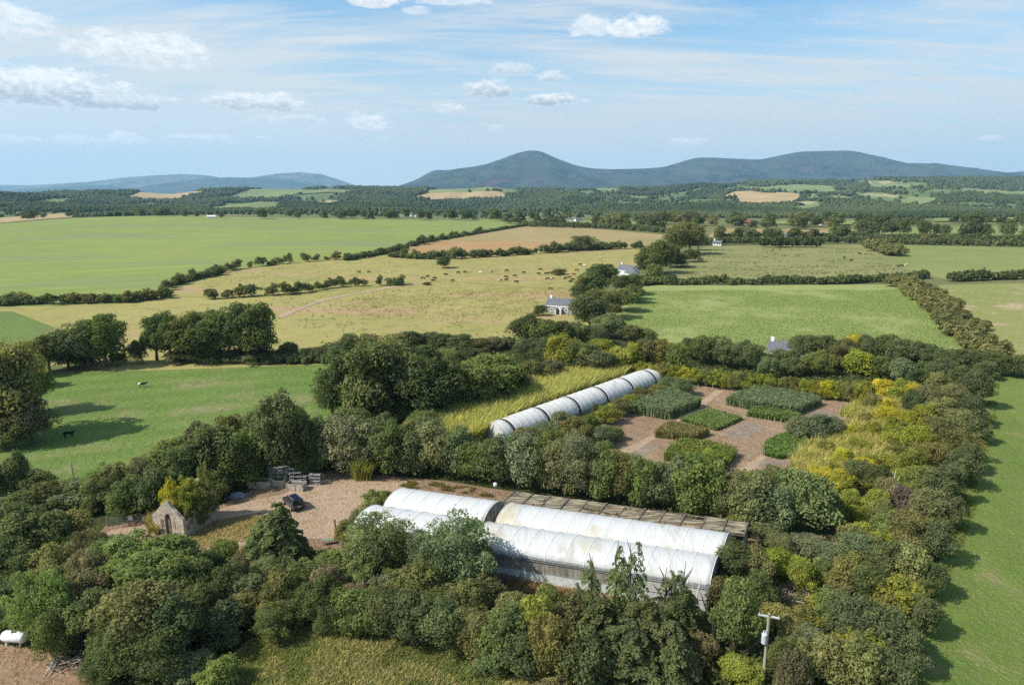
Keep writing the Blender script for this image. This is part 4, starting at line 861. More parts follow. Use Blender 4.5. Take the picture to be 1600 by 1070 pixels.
def bench():
    p = P(512, 850); g = empty('garden_table', p, .3); tag(g, 'small greenish broken table on the dirt by the greenhouse end', 'table'); w = plain('green_wood', (.16, .2, .13), .8)
    MB().box(-.8, .8, -.35, .35, .62, .67).build('top', w, g)
    for x in (-.6, .6): MB().bar((x, -.3, 0), (x, .3, .62), .06).bar((x, .3, 0), (x, -.3, .62), .06).build('leg', w, g)
bench()
def rustpost():
    p = P(524, 826); g = MB().tube([(0, 0, 0), (0, 0, 1.4)], .1, 8).build('bollard', DPOT); g.location = p; tag(g, 'short black post at the corner of the short greenhouse', 'post')
rustpost()
def gas_tank():
    a = P(4, 1007); b = P(46, 1007); L = (b - a).length * .95; g = empty('gas_tank', a.lerp(b, .5), -.12); tag(g, 'white horizontal gas tank on legs at the bottom left', 'gas tank')
    pts = []; rad = []
    for x, r in ((-.5, .05), (-.49, .3), (-.46, .46), (-.40, .55), (.40, .55), (.46, .46), (.49, .3), (.5, .05)): pts.append((x * L, 0, .95)); rad.append(r)
    MB().tube(pts, rad, 20).build('tank', WHITE, g, smooth=True); MB().tube([(0, 0, 1.45), (0, 0, 1.62)], .2, 12).build('valve_cover', STEEL, g)
    for x in (-.3, .3): MB().box(x * L - .06, x * L + .06, -.35, .35, 0, .55).build('leg', WHITE, g)
gas_tank()
def ladder():
    a = P(73, 1057); b = P(96, 1027); g = empty('ladder'); tag(g, 'pale ladder lying on rubble near the white gas tank', 'ladder'); w = plain('pale_wood', (.55, .50, .45), .7); d = (b - a).normalized(); n = Vector((-d.y, d.x, 0)) * .22; up = Vector((0, 0, .35))
    for s in (-1, 1): MB().bar(a + n * s + up * .3, b + n * s + up * 1.8, .05, .07).build('rail', w, g)
    for k in range(1, 8): q = a.lerp(b, k / 8) + up * (.3 + 1.5 * k / 8); MB().bar(q - n, q + n, .035).build('rung', w, g)
ladder()
def drum():
    p = P(128, 1003); o = MB().tube([(0, 0, 0), (0, 0, .05), (0, 0, 1.25), (0, 0, 1.3)], [.5, .53, .53, .48], 18).build('water_drum', plain('navy_plastic', (.02, .035, .08), .5)); o.location = p; tag(o, 'navy drum in the shade between the bottom-left shrubs', 'drum')
drum()
def utility_pole():
    p = P(1192, 1068); g = empty('utility_pole', p); tag(g, 'wooden power pole with grey transformer at the bottom right', 'power pole'); h = zat(p, 958)
    w = plain('pole_wood', (.30, .27, .19), .85, .15, 3.); MB().tube([(0, 0, 0), (0, 0, h)], [.17, .12], 12).build('pole', w, g)
    cdir = Vector((.94, -.30, 0)); q = Vector((0, 0, h - .30)); MB().bar(q - cdir * .95, q + cdir * .95, .12, .14).build('crossarm', plain('galv', (.5, .5, .5), .5), g)
    for s in (-.85, 0, .85): MB().tube([q + cdir * s + Vector((0, 0, .06)), q + cdir * s + Vector((0, 0, .30))], [.07, .04], 8).build('insulator', plain('insul', (.35, .33, .3), .4), g)
    c = Vector((-.30, -.12, 0)); t = MB().tube([c + Vector((0, 0, h - 3.0)), c + Vector((0, 0, h - 2.95)), c + Vector((0, 0, h - 2.05)), c + Vector((0, 0, h - 2.0))], [.2, .26, .26, .2], 14).build('transformer', plain('transformer_grey', (.42, .45, .47), .45), g)
    for s in (-.1, .1): MB().tube([c + Vector((s, 0, h - 2.0)), c + Vector((s, 0, h - 1.65))], [.05, .03], 6).build('bushing', WHITE, t)
    MB().tube([(0, 0, h - 2.2), (-4.2, 1.2, .1)], .012, 4).build('stay_wire', DPOT, g)
utility_pole()
def field_pole(px, py, top, label, r=.12):
    p = P(px, py); h = zat(p, top); g = empty('wooden_pole', p); tag(g, label, 'pole'); MB().tube([(0, 0, 0), (0, 0, h)], [r, r * .7], 8).build('pole', plain('pole_wood2', (.30, .28, .16), .85), g); MB().bar((-.5, 0, h - .3), (.5, 0, h - .3), .08).build('crossarm', STEEL, g)
field_pole(117, 762, 723, 'plain wooden pole at the near edge of the bright green field'); field_pole(1489, 560, 541, 'thin pole at the corner of the crop field'); field_pole(925, 456, 436, 'slim pole by the lane trees behind the cottage')

# ---------------------------------------------------------------- cattle
def cow_mesh(seed, graze):
    r = random.Random(seed); verts = [(-.95, 0, 1.15), (-.4, 0, 1.12), (.2, 0, 1.1), (.75, 0, 1.15), (1.1, 0, 1.12 if graze else 1.3), (1.35, 0, .7 if graze else 1.45), (1.62, 0, .32 if graze else 1.38)]
    rad = [.30, .40, .42, .36, .22, .17, .09]; edges = [(i, i + 1) for i in range(6)]
    for bx, par in ((-.8, 0), (.7, 3)):
        for s in (-1, 1):
            k = len(verts); off = r.uniform(-.12, .12); verts += [(bx, s * .22, .85), (bx + off - (.06 if par == 0 else -.02), s * .24, .45), (bx + off, s * .24, .04)]; rad += [.17, .085, .07]; edges += [(par, k), (k, k + 1), (k + 1, k + 2)]
    k = len(verts); verts += [(-1.22, 0, 1.05), (-1.28, 0, .55)]; rad += [.04, .03]; edges += [(0, k), (k, k + 1)]
    me = bpy.data.meshes.new('cow_wire'); me.from_pydata(verts, edges, []); o = bpy.data.objects.new('cow_wire', me); COL.objects.link(o); m = o.modifiers.new('skin', 'SKIN')
    for i, v in enumerate(me.skin_vertices[0].data): v.radius = (rad[i], rad[i] * (.95 if i < 4 else 1)); v.use_root = i == 1
    s = o.modifiers.new('sub', 'SUBSURF'); s.levels = 1; s.render_levels = 1
    dg = bpy.context.evaluated_depsgraph_get(); res = bpy.data.meshes.new_from_object(o.evaluated_get(dg)); bpy.data.objects.remove(o); return res
def cow_mat(name, a, b, lo, hi):
    t = NT(name, .7, .2); t.col(t.mix(t.rng(t.noise(1.1, 2, .5, src=t.pos(True)), lo, hi), a, b)); return t.m
CM = dict(k=cow_mat('black_hide', (.012, .011, .011), (.7, .68, .62), .72, .74), f=cow_mat('pied_hide', (.012, .011, .011), (.7, .68, .62), .52, .54), w=cow_mat('cream_hide', (.62, .52, .40), (.7, .66, .58), .4, .6), r=cow_mat('red_hide', (.16, .06, .03), (.2, .09, .05), .4, .6))
COWM = [cow_mesh(1, True), cow_mesh(2, False), cow_mesh(3, True)]
COWS = [(661, 437, 'k'), (668, 434, 'k'), (679, 437, 'k'), (677, 441, 'k'), (696, 431, 'k'), (716, 428, 'k'), (727, 427, 'k'), (707, 441, 'r'), (751, 428, 'w'), (768, 427, 'f'), (792, 425, 'k'), (782, 441, 'f'), (791, 435, 'k'), (791, 440, 'k'), (805, 433, 'k'), (807, 443, 'k'), (818, 428, 'k'), (842, 430, 'k'), (844, 423, 'k'),
        (853, 429.5, 'k'), (859, 429, 'k'), (856, 438, 'k'), (863, 438, 'f'), (872, 432.5, 'k'), (883, 437, 'k'), (889, 436, 'k'), (892, 442, 'k'), (895, 439, 'k'), (896, 430.5, 'r'), (901, 424, 'k'), (907, 415.5, 'k'), (914, 417, 'w'), (577, 427, 'k'), (561, 427, 'k'),
        (860, 454, 'r'), (1319, 404, 'k'), (1330, 408, 'k'), (1343, 398, 'k'), (1404, 418, 'k'), (1409, 417, 'k'), (1416, 416, 'w')]
CW = dict(k='black', f='black and white', w='cream', r='reddish')
COWS = sorted(COWS)
nfield = {'herd': 0, 'right': 0}
for px, py, c in COWS:
    p = P(px, py); g = 'right' if px > 1200 else 'herd'; i = nfield[g]; nfield[g] += 1
    me = rnd.choice(COWM).copy(); me.materials.clear(); me.materials.append(CM[c]); o = bpy.data.objects.new('cow', me); COL.objects.link(o); o.location = p; o.rotation_euler = (0, 0, rnd.choice([rnd.uniform(-.6, .6), math.pi + rnd.uniform(-.6, .6), rnd.uniform(0, 6.3)])); s = .95; o.scale = (s, s, s)
    tag(o, f'{CW[c]} cow, {ordinal(i)} from the left ' + ('in the herd on the rough pasture' if g == 'herd' else 'in the olive pasture on the right'), 'cow', 'grazing cattle')
for px, py, c, lb in ((223, 605, 'f', 'black and white cow alone in the middle of the bright green field'), (108, 683, 'k', 'black cow beside a tree shadow in the bright green field'), (98, 478, 'k', 'dark cow at the hedge end on the yellow pasture')):
    me = COWM[1].copy(); me.materials.clear(); me.materials.append(CM[c]); o = bpy.data.objects.new('cow', me); COL.objects.link(o); o.location = P(px, py); o.rotation_euler = (0, 0, .3); o.scale = (.8, .8, .8); tag(o, lb, 'cow', 'grazing cattle')

# ---------------------------------------------------------------- nursery beds, bamboo, grasses
def inpoly(poly, n, rs_):
    xs = [p.x for p in poly]; ys = [p.y for p in poly]; out = np.zeros((0, 2))
    while len(out) < n:
        q = np.column_stack([rs_.uniform(min(xs), max(xs), n * 2), rs_.uniform(min(ys), max(ys), n * 2)]); inside = np.zeros(len(q), bool); j = len(poly) - 1
        for i in range(len(poly)):
            a, b = poly[i], poly[j]; c = ((a.y > q[:, 1]) != (b.y > q[:, 1])) & (q[:, 0] < (b.x - a.x) * (q[:, 1] - a.y) / (b.y - a.y + 1e-9) + a.x); inside ^= c; j = i
        out = np.concatenate([out, q[inside]])
    return out[:n]
def patch(name, label, cat, pix, n, h, wid, lean, colc, kind=None, group=None, tintmu=.5, clump=0):
    poly = [P(a, b) for a, b in pix]; pts = inpoly(poly, n, rs)
    if clump: keep = fbm(pts[:, 0] / clump, pts[:, 1] / clump, 3) > .42; pts = pts[keep]
    o = blade_mesh(name, pts, h[0], h[1], wid, lean, rs, tintmu=tintmu)
    if isinstance(colc, str): colc = PAL[colc]
    o.color = (*colc, 1); tag(o, label, cat, group, kind); return o
patch('bamboo_hedge', 'long yellow-green bamboo thicket along the left side of the long tunnel', 'bamboo', [(672, 692), (700, 655), (800, 618), (880, 594), (968, 584), (975, 596), (930, 610), (860, 636), (800, 660), (752, 690), (720, 700)], 34000, (2.4, 4.4), .12, .24, (.44, .42, .17), tintmu=.5)
patch('tall_grass', 'pale yellow tall grass over the right side of the nursery', 'tall grass', [(1235, 728), (1262, 700), (1300, 690), (1345, 655), (1362, 640), (1420, 625), (1440, 650), (1430, 690), (1390, 720), (1350, 752), (1290, 765), (1240, 745)], 30000, (1.0, 2.5), .10, .38, (.42, .38, .15), kind='stuff', tintmu=.5)
patch('tall_grass', 'green-yellow tall grass beyond the round shrubs of the nursery', 'tall grass', [(1310, 650), (1340, 628), (1420, 600), (1450, 620), (1420, 650), (1360, 665)], 14000, (.6, 1.8), .10, .38, (.38, .37, .12), kind='stuff')
def bed(label, pix, n, h, colc, wid=.16, lean=.12, group='planting beds in the nursery', leafy=0, lsize=.2):
    g = empty('planting_bed'); tag(g, label, 'planting bed', group); poly = [P(a, b) for a, b in pix]; g.location = sum(poly, Vector()) / len(poly)
    o = blade_mesh('plants', inpoly(poly, n, rs) + rs.normal(0, .10, (n, 2)), h[0], h[1], wid, lean, rs, wind=(0, 0)); o.color = (*colc, 1); o.parent = g; o.location = -g.location
    if leafy:
        q = inpoly(poly, leafy, rs) + rs.normal(0, .12, (leafy, 2)); z = rs.uniform(.25, 1, leafy) ** .6 * (h[1] * .95) * (.75 + .4 * fbm(q[:, 0] / 1.3, q[:, 1] / 1.3, 3)); C = np.column_stack([q, z])
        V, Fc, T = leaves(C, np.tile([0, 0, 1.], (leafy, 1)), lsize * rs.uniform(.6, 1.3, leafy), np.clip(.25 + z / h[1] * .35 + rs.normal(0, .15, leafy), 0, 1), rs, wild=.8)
        l = newmesh('leaves', V, Fc, FOL, T, parent=g); l.location = -g.location; l.color = (*colc, 1)
    return g
bed('dense blue-green bed of tall saplings left of the nursery track', [(984, 646), (1045, 657), (1095, 637), (1042, 617)], 6500, (1.8, 2.7), (.165, .205, .12), .15, .12, leafy=9000)
bed('large blue-green square bed of tall saplings at the nursery\'s far right', [(1133, 633), (1163, 639), (1242, 651), (1284, 633), (1190, 611)], 7000, (1.7, 2.5), (.165, .205, .12), .15, .12, leafy=12000)
bed('fresh green strip bed edged with stakes below the large square bed', [(1167, 651), (1235, 662), (1250, 653), (1180, 642)], 2500, (1.0, 1.5), (.13, .18, .06), .14, .14, leafy=3500)
bed('low light green bed in the middle of the nursery', [(1062, 658), (1120, 674), (1160, 656), (1108, 642)], 4500, (.6, 1.0), (.15, .20, .07), .13, .2, leafy=6500)
bed('brownish green bed with straight stems in front of the low light green bed', [(1022, 684), (1082, 690), (1109, 680), (1045, 667)], 4500, (1.2, 1.8), (.20, .18, .08), .12, .08, leafy=2500)
bed('uneven green bed with yellow tips beside the shrub row', [(1038, 720), (1085, 730), (1135, 732), (1150, 713), (1105, 702), (1060, 699)], 5000, (1.0, 2.2), (.17, .20, .055), .16, .25, leafy=6000)
bed('low spreading green bed left of the round grey shrubs', [(1192, 712), (1198, 694), (1222, 682), (1258, 684), (1268, 700), (1250, 716), (1215, 718)], 2500, (.5, 1.1), (.12, .18, .05), .16, .3, leafy=7000, lsize=.22)
STK = plain('stake_wood', (.36, .31, .25), .8)
k0 = None
STKW = ['in the bare soil left of the brownish bed', 'before the brownish and low green beds', 'before the fresh green strip bed', 'on bare soil below the strip bed', 'on bare soil near the spreading green bed', 'on bare soil at the nursery\'s right edge', 'at the nursery\'s far left corner', 'on bare soil before the left blue-green bed', 'between the two blue-green beds', 'left of the uneven green bed']
for kk, (x0, y0, x1, y1, n, h) in enumerate(((1008, 706, 1032, 698, 2, 1.2), (1108, 694, 1165, 664, 7, 1.3), (1165, 668, 1245, 658, 8, 1.2), (1135, 676, 1205, 690, 5, 1.1), (1160, 722, 1250, 700, 4, 1.2), (1290, 650, 1335, 640, 4, 1.3), (1085, 610, 1130, 606, 4, 1.4), (980, 672, 976, 690, 2, 1.3), (1120, 636, 1128, 650, 2, 1.2), (1035, 702, 1038, 712, 1, 1.4))):
    for i in range(n):
        t = (i + .5) / n; p = P(x0 + (x1 - x0) * t, y0 + (y1 - y0) * t)
        if k0 is None: k0 = MB().box(-.035, .035, -.035, .035, 0, 1).build('stake', STK); o = k0
        else: o = k0.copy(); COL.objects.link(o)
        o.location = p; o.scale = (1, 1, h * rnd.uniform(.85, 1.15)); o.rotation_euler = (rnd.uniform(-.06, .06), rnd.uniform(-.06, .06), rnd.uniform(0, 3)); tag(o, f'pale wooden stake, {ordinal(i)} from left {STKW[kk]}', 'stake', 'wooden stakes along the nursery beds')
def palm(px, yb, yt, label):
    p = P(px, yb); h = zat(p, yt); g = empty('palm_tree', p); tag(g, label, 'palm', 'small palms beside the long tunnel')
    MB().tube([(0, 0, 0), (.03, 0, h * .35), (0, 0, h * .68)], [.16, .13, .1], 8).build('trunk', BARK, g); V = []; Fc = []; T = []
    for i in range(46):
        a = rnd.uniform(0, 6.28); el = rnd.uniform(-.3, 1.45); L = h * .36 * rnd.uniform(.8, 1.1); d = Vector((math.cos(a) * math.cos(el), math.sin(a) * math.cos(el), math.sin(el))); s = d.cross(Vector((0, 0, 1))).normalized() * .09; c = Vector((0, 0, h * .68)); q = c + d * L * .6; e = c + d * L + Vector((0, 0, -L * .28)); b = len(V); V += [c, q - s, e, q + s]; Fc.append((b, b + 1, b + 2, b + 3)); T.append(rnd.uniform(.2, .8))
    o = newmesh('fronds', np.array([tuple(v) for v in V]), Fc, FOL, T, parent=g); o.color = (.075, .085, .028, 1)
palm(930, 660, 628, 'short fan palm in front of the middle of the long tunnel'); palm(998, 626, 600, 'smaller fan palm near the far end of the long tunnel')
def debris(label, px, py, mat, n, spread):
    p = P(px, py); m = MB()
    for i in range(n):
        a = Vector((rnd.uniform(-spread, spread), rnd.uniform(-spread * .6, spread * .6), rnd.uniform(.05, .5))); b = a + Vector((rnd.uniform(-1, 1), rnd.uniform(-1, 1), rnd.uniform(-.1, .3))); m.tube([a, b], rnd.uniform(.03, .07), 4)
    o = m.build('brush_pile', mat); o.location = p; tag(o, label, 'brush pile')
debris('pinkish pile of dead brushwood right of the greenhouse end', 1232, 930, plain('dead_brush', (.34, .24, .19), .9, .3), 220, 3.0)
debris('heap of dead brown twigs in front of the long greenhouse', 790, 905, plain('dead_brush2', (.13, .09, .08), .9, .3), 130, 1.6)
debris('pale rubble and sticks beside the ladder', 115, 1035, plain('dead_brush3', (.28, .22, .18), .9, .3), 120, 2.0)
def snag(px, yb, yt, label, spread=.5):
    p = P(px, yb); h = zat(p, yt); m = MB()
    for k in range(4):
        a = rnd.uniform(0, 6.28); q = [Vector((0, 0, h * .3))]; 
        for j in range(3): q.append(q[-1] + Vector((math.cos(a) * spread * rnd.uniform(.1, .6), math.sin(a) * spread * rnd.uniform(.1, .6), h * .23 * rnd.uniform(.7, 1.1))))
        m.tube(q, [.09, .07, .05, .02], 5)
    m.tube([(0, 0, 0), (.05, 0, h * .35)], [.16, .1], 6); o = m.build('dead_tree', plain('dead_wood', (.52, .46, .38), .8)); o.location = p; tag(o, label, 'dead tree')
snag(1112, 1010, 955, 'bare pale dead stems standing in front of the firs'); snag(1417, 905, 870, 'bleached bare branch in the right boundary shrubs', 1.); snag(40, 760, 700, 'bare whitish branches at the left edge below the bright field', 1.4); snag(1085, 960, 905, 'forked bare pale stems rising out of the spruce group', .5); snag(960, 930, 890, 'thin broken dead limb in the left spruces', .6); snag(1395, 770, 735, 'grey bare twigs in the right boundary beside the yellow shrubs', .8); snag(390, 935, 900, 'dead grey branch among the shrubs below the broad fir', .7); snag(290, 1030, 990, 'thin bare stick leaning at the edge of the bottom meadow', .8)
# ---------------------------------------------------------------- trees and shrubs standing one by one
row('in the row behind the greenhouses', 'evergreen shrubs behind the yard', [
    (505, 738, 655, 52, 'C', 'e'), (540, 742, 648, 60, 'C', 'g'), (578, 744, 656, 62, 'T', 'e'), (612, 746, 662, 52, 'C', 'm'), (646, 748, 668, 56, 'S', 'e'), (674, 745, 655, 62, 'C', 'g'), (718, 752, 672, 52, 'C', 'e'), (748, 757, 686, 60, 'W', 'm'), (780, 762, 680, 54, 'C', 'e'),
    (812, 768, 672, 58, 'C', 'e'), (842, 772, 690, 66, 'S', 'm'), (872, 776, 690, 52, 'C', 'g'), (906, 782, 676, 74, 'W', 'g'), (942, 786, 700, 54, 'C', 'm'), (968, 790, 704, 62, 'W', 'o'), (1000, 795, 705, 54, 'C', 'm'), (1030, 798, 718, 58, 'S', 'e'), (1062, 800, 712, 50, 'S', 'e'), (1098, 812, 718, 66, 'C', 'm'),
    (1145, 822, 745, 50, 'C', 'g'), (1188, 836, 735, 72, 'C', 'e'), (1225, 838, 760, 50, 'C', 'e'), (1262, 836, 745, 82, 'S', 'm'), (1300, 822, 770, 44, 'S', 'd')])
row('of the bushes before the long tunnel', 'shrubs in front of the long tunnel', [
    (528, 708, 640, 50, 'S', 'e'), (562, 712, 645, 46, 'S', 'm'), (600, 715, 650, 50, 'S', 'e'), (640, 716, 650, 50, 'S', 'o'), (672, 716, 652, 46, 'S', 'e'), (820, 715, 665, 44, 'S', 'g'), (845, 705, 660, 44, 'W', 'e'), (875, 692, 645, 38, 'S', 'e'), (862, 712, 672, 40, 'S', 'm'), (900, 700, 655, 40, 'S', 'o'), (925, 684, 648, 38, 'S', 'm'), (893, 676, 650, 36, 'S', 'o'), (950, 665, 632, 36, 'S', 'v'), (968, 652, 622, 36, 'S', 'o'), (940, 700, 668, 36, 'S', 'e'), (958, 690, 665, 24, 'C', 'm'), (1030, 622, 602, 36, 'S', 'o'), (1050, 612, 592, 36, 'S', 'm'), (1068, 620, 594, 34, 'S', 'e'), (985, 640, 615, 30, 'S', 'v'), (1005, 632, 604, 30, 'S', 'o')])
row('of the boundary behind the ruin', 'boundary trees behind the ruin and yard', [
    (60, 806, 762, 70, 'S', 'o'), (105, 800, 757, 72, 'S', 'e'), (148, 795, 738, 50, 'S', 'm'), (178, 790, 726, 56, 'S', 'o'), (214, 788, 716, 54, 'S', 'b'), (196, 812, 750, 70, 'S', 'm'), (238, 808, 740, 64, 'S', 'd'), (262, 770, 692, 76, 'T', 'l'), (290, 782, 700, 66, 'T', 'd'), (276, 742, 684, 52, 'S', 'o'), (310, 730, 662, 60, 'S', 'b'), (336, 770, 660, 78, 'T', 'd'), (350, 772, 700, 68, 'S', 'l'), (378, 758, 672, 66, 'T', 'l'),
    (356, 712, 650, 50, 'T', 'o'), (400, 738, 650, 74, 'T', 'd'), (430, 748, 615, 96, 'T', 'd'), (470, 742, 632, 66, 'T', 'l'), (462, 724, 655, 62, 'T', 'd'), (498, 735, 650, 52, 'T', 'm'), (392, 752, 706, 54, 'S', 'l'), (440, 750, 705, 60, 'S', 'm'), (484, 742, 702, 50, 'S', 'm'), (330, 786, 735, 46, 'S', 'd')])
row('in the tall wood behind the bamboo', 'tall trees left of the long tunnel', [
    (540, 660, 545, 92, 'T', 'k'), (578, 664, 530, 120, 'T', 'd'), (620, 660, 540, 100, 'T', 'd'), (598, 610, 527, 70, 'T', 'o'), (648, 664, 570, 90, 'T', 'k'), (560, 664, 590, 80, 'S', 'd'), (516, 652, 590, 50, 'T', 'd'), (680, 660, 560, 80, 'T', 'k'), (694, 656, 612, 44, 'T', 'l'), (712, 648, 590, 60, 'T', 'd'), (728, 650, 560, 86, 'T', 'l'), (765, 640, 552, 90, 'T', 'l'), (800, 628, 570, 56, 'T', 'd'), (742, 652, 595, 50, 'T', 'm'), (786, 640, 600, 44, 'S', 'd'), (815, 622, 585, 40, 'S', 'b'), (836, 610, 565, 50, 'S', 'o'), (858, 604, 562, 46, 'S', 'b')])
row('on the bright field\'s far hedge', 'trees on the far hedge line of the bright field', [
    (450, 564, 533, 34, 'S', 'd'), (478, 566, 542, 30, 'S', 'd'), (498, 566, 540, 30, 'S', 'o'), (210, 570, 532, 34, 'S', 'd'), (180, 572, 552, 30, 'S', 'd'), (520, 566, 535, 40, 'S', 'd'), (540, 560, 522, 36, 'T', 'd'), (575, 558, 520, 52, 'T', 'o'), (612, 556, 522, 50, 'T', 'o'), (640, 552, 518, 44, 'T', 'd'), (668, 548, 520, 44, 'T', 'd'), (690, 552, 524, 40, 'S', 'd'), (716, 552, 522, 46, 'T', 'd'), (745, 552, 530, 40, 'S', 'o'), (772, 548, 526, 40, 'S', 'b'), (660, 575, 540, 40, 'S', 'd'), (700, 572, 545, 40, 'S', 'm'), (735, 568, 545, 36, 'S', 'd'), (690, 545, 522, 30, 'S', 'm'), (320, 568, 545, 60, 'S', 'd'), (400, 566, 545, 60, 'S', 'd'), (120, 575, 552, 60, 'S', 'd'), (432, 566, 548, 36, 'S', 'd'), (365, 567, 548, 50, 'S', 'd'), (275, 568, 550, 50, 'S', 'd')])
row('of the big trees beyond that field', 'big trees beyond the bright field', [
    (70, 582, 522, 50, 'T', 'd'), (100, 580, 510, 62, 'T', 'd'), (132, 578, 498, 66, 'T', 'd'), (160, 577, 494, 56, 'T', 'm'), (48, 590, 532, 46, 'T', 'o'), (240, 566, 492, 42, 'T', 'd'), (262, 567, 488, 60, 'T', 'd'), (300, 568, 486, 62, 'T', 'd'), (340, 567, 482, 66, 'T', 'm'), (372, 566, 474, 62, 'T', 'd'), (405, 566, 470, 74, 'T', 'd'), (320, 568, 494, 50, 'T', 'd')])
row('at the bright field\'s left end', 'trees at the left edge', [
    (20, 690, 540, 110, 'T', 'o'), (-15, 700, 550, 100, 'T', 'm'), (45, 650, 548, 66, 'T', 'm'), (40, 700, 625, 64, 'T', 'b'), (12, 704, 650, 60, 'S', 'd'), (35, 776, 705, 36, 'K', 'm'), (10, 782, 718, 56, 'S', 'd'), (52, 782, 738, 50, 'S', 'd'), (-20, 790, 725, 50, 'S', 'd'), (30, 610, 560, 46, 'T', 'd')])
row('along the lane by the cottages', 'lane trees by the cottages', [
    (822, 545, 488, 50, 'T', 'd'), (848, 548, 496, 44, 'S', 'm'), (862, 540, 500, 36, 'S', 'o'), (880, 545, 502, 40, 'S', 'd'), (845, 494, 478, 22, 'S', 'd'), (900, 540, 498, 40, 'S', 'm'), (922, 520, 454, 72, 'T', 'd'), (940, 463, 407, 58, 'T', 'd'), (912, 462, 432, 30, 'T', 'o'), (958, 500, 455, 44, 'T', 'o'), (975, 470, 428, 40, 'T', 'd'), (990, 462, 428, 34, 'T', 'd'), (970, 488, 450, 44, 'T', 'm'), (990, 475, 442, 34, 'T', 'd'), (952, 530, 488, 54, 'T', 'e'), (985, 535, 508, 40, 'S', 'o'), (905, 466, 446, 30, 'S', 'd'), (930, 540, 510, 44, 'S', 'd'), (1010, 535, 516, 36, 'S', 'm'), (935, 475, 452, 40, 'S', 'o')])
row('in the clump atop the lane', 'trees at the lane top', [
    (1012, 432, 384, 38, 'T', 'd'), (1030, 428, 374, 46, 'T', 'd'), (1048, 420, 382, 34, 'T', 'd'), (1055, 400, 350, 34, 'T', 'o'), (1078, 398, 347, 42, 'T', 'o'), (1060, 418, 390, 30, 'S', 'd'), (1022, 440, 412, 30, 'S', 'm'), (1092, 392, 362, 28, 'T', 'd'), (1080, 410, 388, 30, 'S', 'd')])
row('along the nursery\'s far boundary', 'trees along the far side of the nursery', [
    (830, 572, 528, 50, 'T', 'k'), (858, 580, 526, 48, 'T', 'd'), (880, 590, 522, 56, 'T', 'v'), (905, 592, 532, 60, 'T', 'm'), (930, 596, 545, 54, 'T', 'd'), (940, 574, 528, 46, 'T', 'v'), (965, 588, 540, 46, 'S', 'v'), (990, 586, 540, 46, 'S', 'v'), (1012, 580, 532, 44, 'T', 'o'), (1038, 582, 528, 40, 'T', 'n'), (1060, 590, 540, 42, 'S', 'm'), (1078, 562, 530, 36, 'T', 'd'), (1105, 572, 522, 46, 'T', 'd'), (1132, 576, 530, 40, 'T', 'm'), (1120, 560, 528, 40, 'T', 'd'), (1160, 580, 534, 44, 'T', 'e'), (1182, 584, 536, 44, 'T', 'm'), (1220, 582, 548, 36, 'T', 'e'), (1200, 578, 553, 30, 'S', 'e'), (1216, 580, 546, 26, 'S', 'e'), (1238, 584, 548, 34, 'S', 'd'), (1205, 592, 560, 36, 'S', 'e'), (1242, 590, 562, 34, 'S', 'd'), (1262, 572, 524, 48, 'T', 'd'), (1290, 574, 526, 48, 'T', 'd'), (1280, 590, 548, 44, 'T', 'm'), (1312, 580, 534, 40, 'T', 'o'), (1340, 562, 520, 36, 'T', 'y'), (1322, 572, 530, 36, 'S', 'o'), (1362, 568, 526, 40, 'T', 'd'), (1388, 572, 524, 48, 'T', 'd'), (1345, 590, 548, 44, 'S', 'v'), (1375, 594, 555, 40, 'S', 'm'), (1412, 580, 528, 46, 'T', 'd'), (1440, 582, 534, 44, 'T', 'd'), (1462, 590, 538, 40, 'T', 'd'), (1410, 600, 560, 44, 'S', 'e'), (1450, 604, 566, 40, 'T', 'm')][:39])
row('in the nursery\'s yellow back row', 'yellow-green shrubs at the back of the nursery', [
    (x, 592 + (x - 985) * .112, 564 + (x - 985) * .098, 27, 'B', c) for x, c in zip(range(985, 1350, 17), 'nvvnvyvovvnvvvnovvyvnv')])
row('on the nursery\'s right side', 'mixed shrubs on the right of the nursery', [
    (1255, 690, 652, 44, 'S', 'g'), (1280, 692, 648, 50, 'S', 'e'), (1305, 688, 654, 36, 'S', 'e'), (1385, 626, 592, 36, 'S', 'y'), (1408, 634, 596, 36, 'S', 'v'), (1430, 640, 600, 30, 'S', 'y'), (1352, 622, 596, 36, 'S', 'v'), (1366, 645, 612, 30, 'S', 'n'), (1395, 662, 638, 34, 'S', 'y'), (1418, 675, 640, 30, 'S', 'v'), (1412, 696, 664, 40, 'S', 'd'), (1425, 655, 612, 34, 'T', 'd'), (1392, 705, 670, 30, 'S', 'v'), (1290, 760, 735, 44, 'S', 'y'), (1315, 775, 742, 40, 'S', 'y'), (1300, 790, 758, 36, 'S', 'y'), (1345, 762, 722, 44, 'S', 'd'), (1372, 770, 728, 40, 'S', 'd'), (1362, 740, 712, 34, 'S', 'v'), (1330, 800, 770, 36, 'S', 'v'), (1110, 736, 706, 34, 'S', 'v'), (1240, 765, 735, 40, 'S', 'n'), (1215, 760, 728, 40, 'S', 'o'), (1170, 762, 742, 40, 'S', 'v'), (1130, 836, 815, 34, 'S', 'v'), (1150, 840, 808, 40, 'S', 'v')])
row('in the right boundary\'s far stretch', 'right-hand boundary thicket', [
    (1480, 612, 560, 40, 'T', 'd'), (1508, 622, 572, 42, 'T', 'd'), (1530, 640, 578, 46, 'T', 'd'), (1495, 650, 600, 44, 'T', 'o'), (1522, 668, 618, 46, 'T', 'd'), (1468, 630, 580, 40, 'S', 'o'), (1452, 650, 602, 40, 'S', 'b'), (1475, 670, 622, 46, 'T', 'n'), (1505, 690, 640, 50, 'T', 'o'), (1525, 695, 648, 40, 'S', 'd'), (1446, 680, 632, 42, 'S', 'v'), (1470, 705, 655, 50, 'S', 'o')])
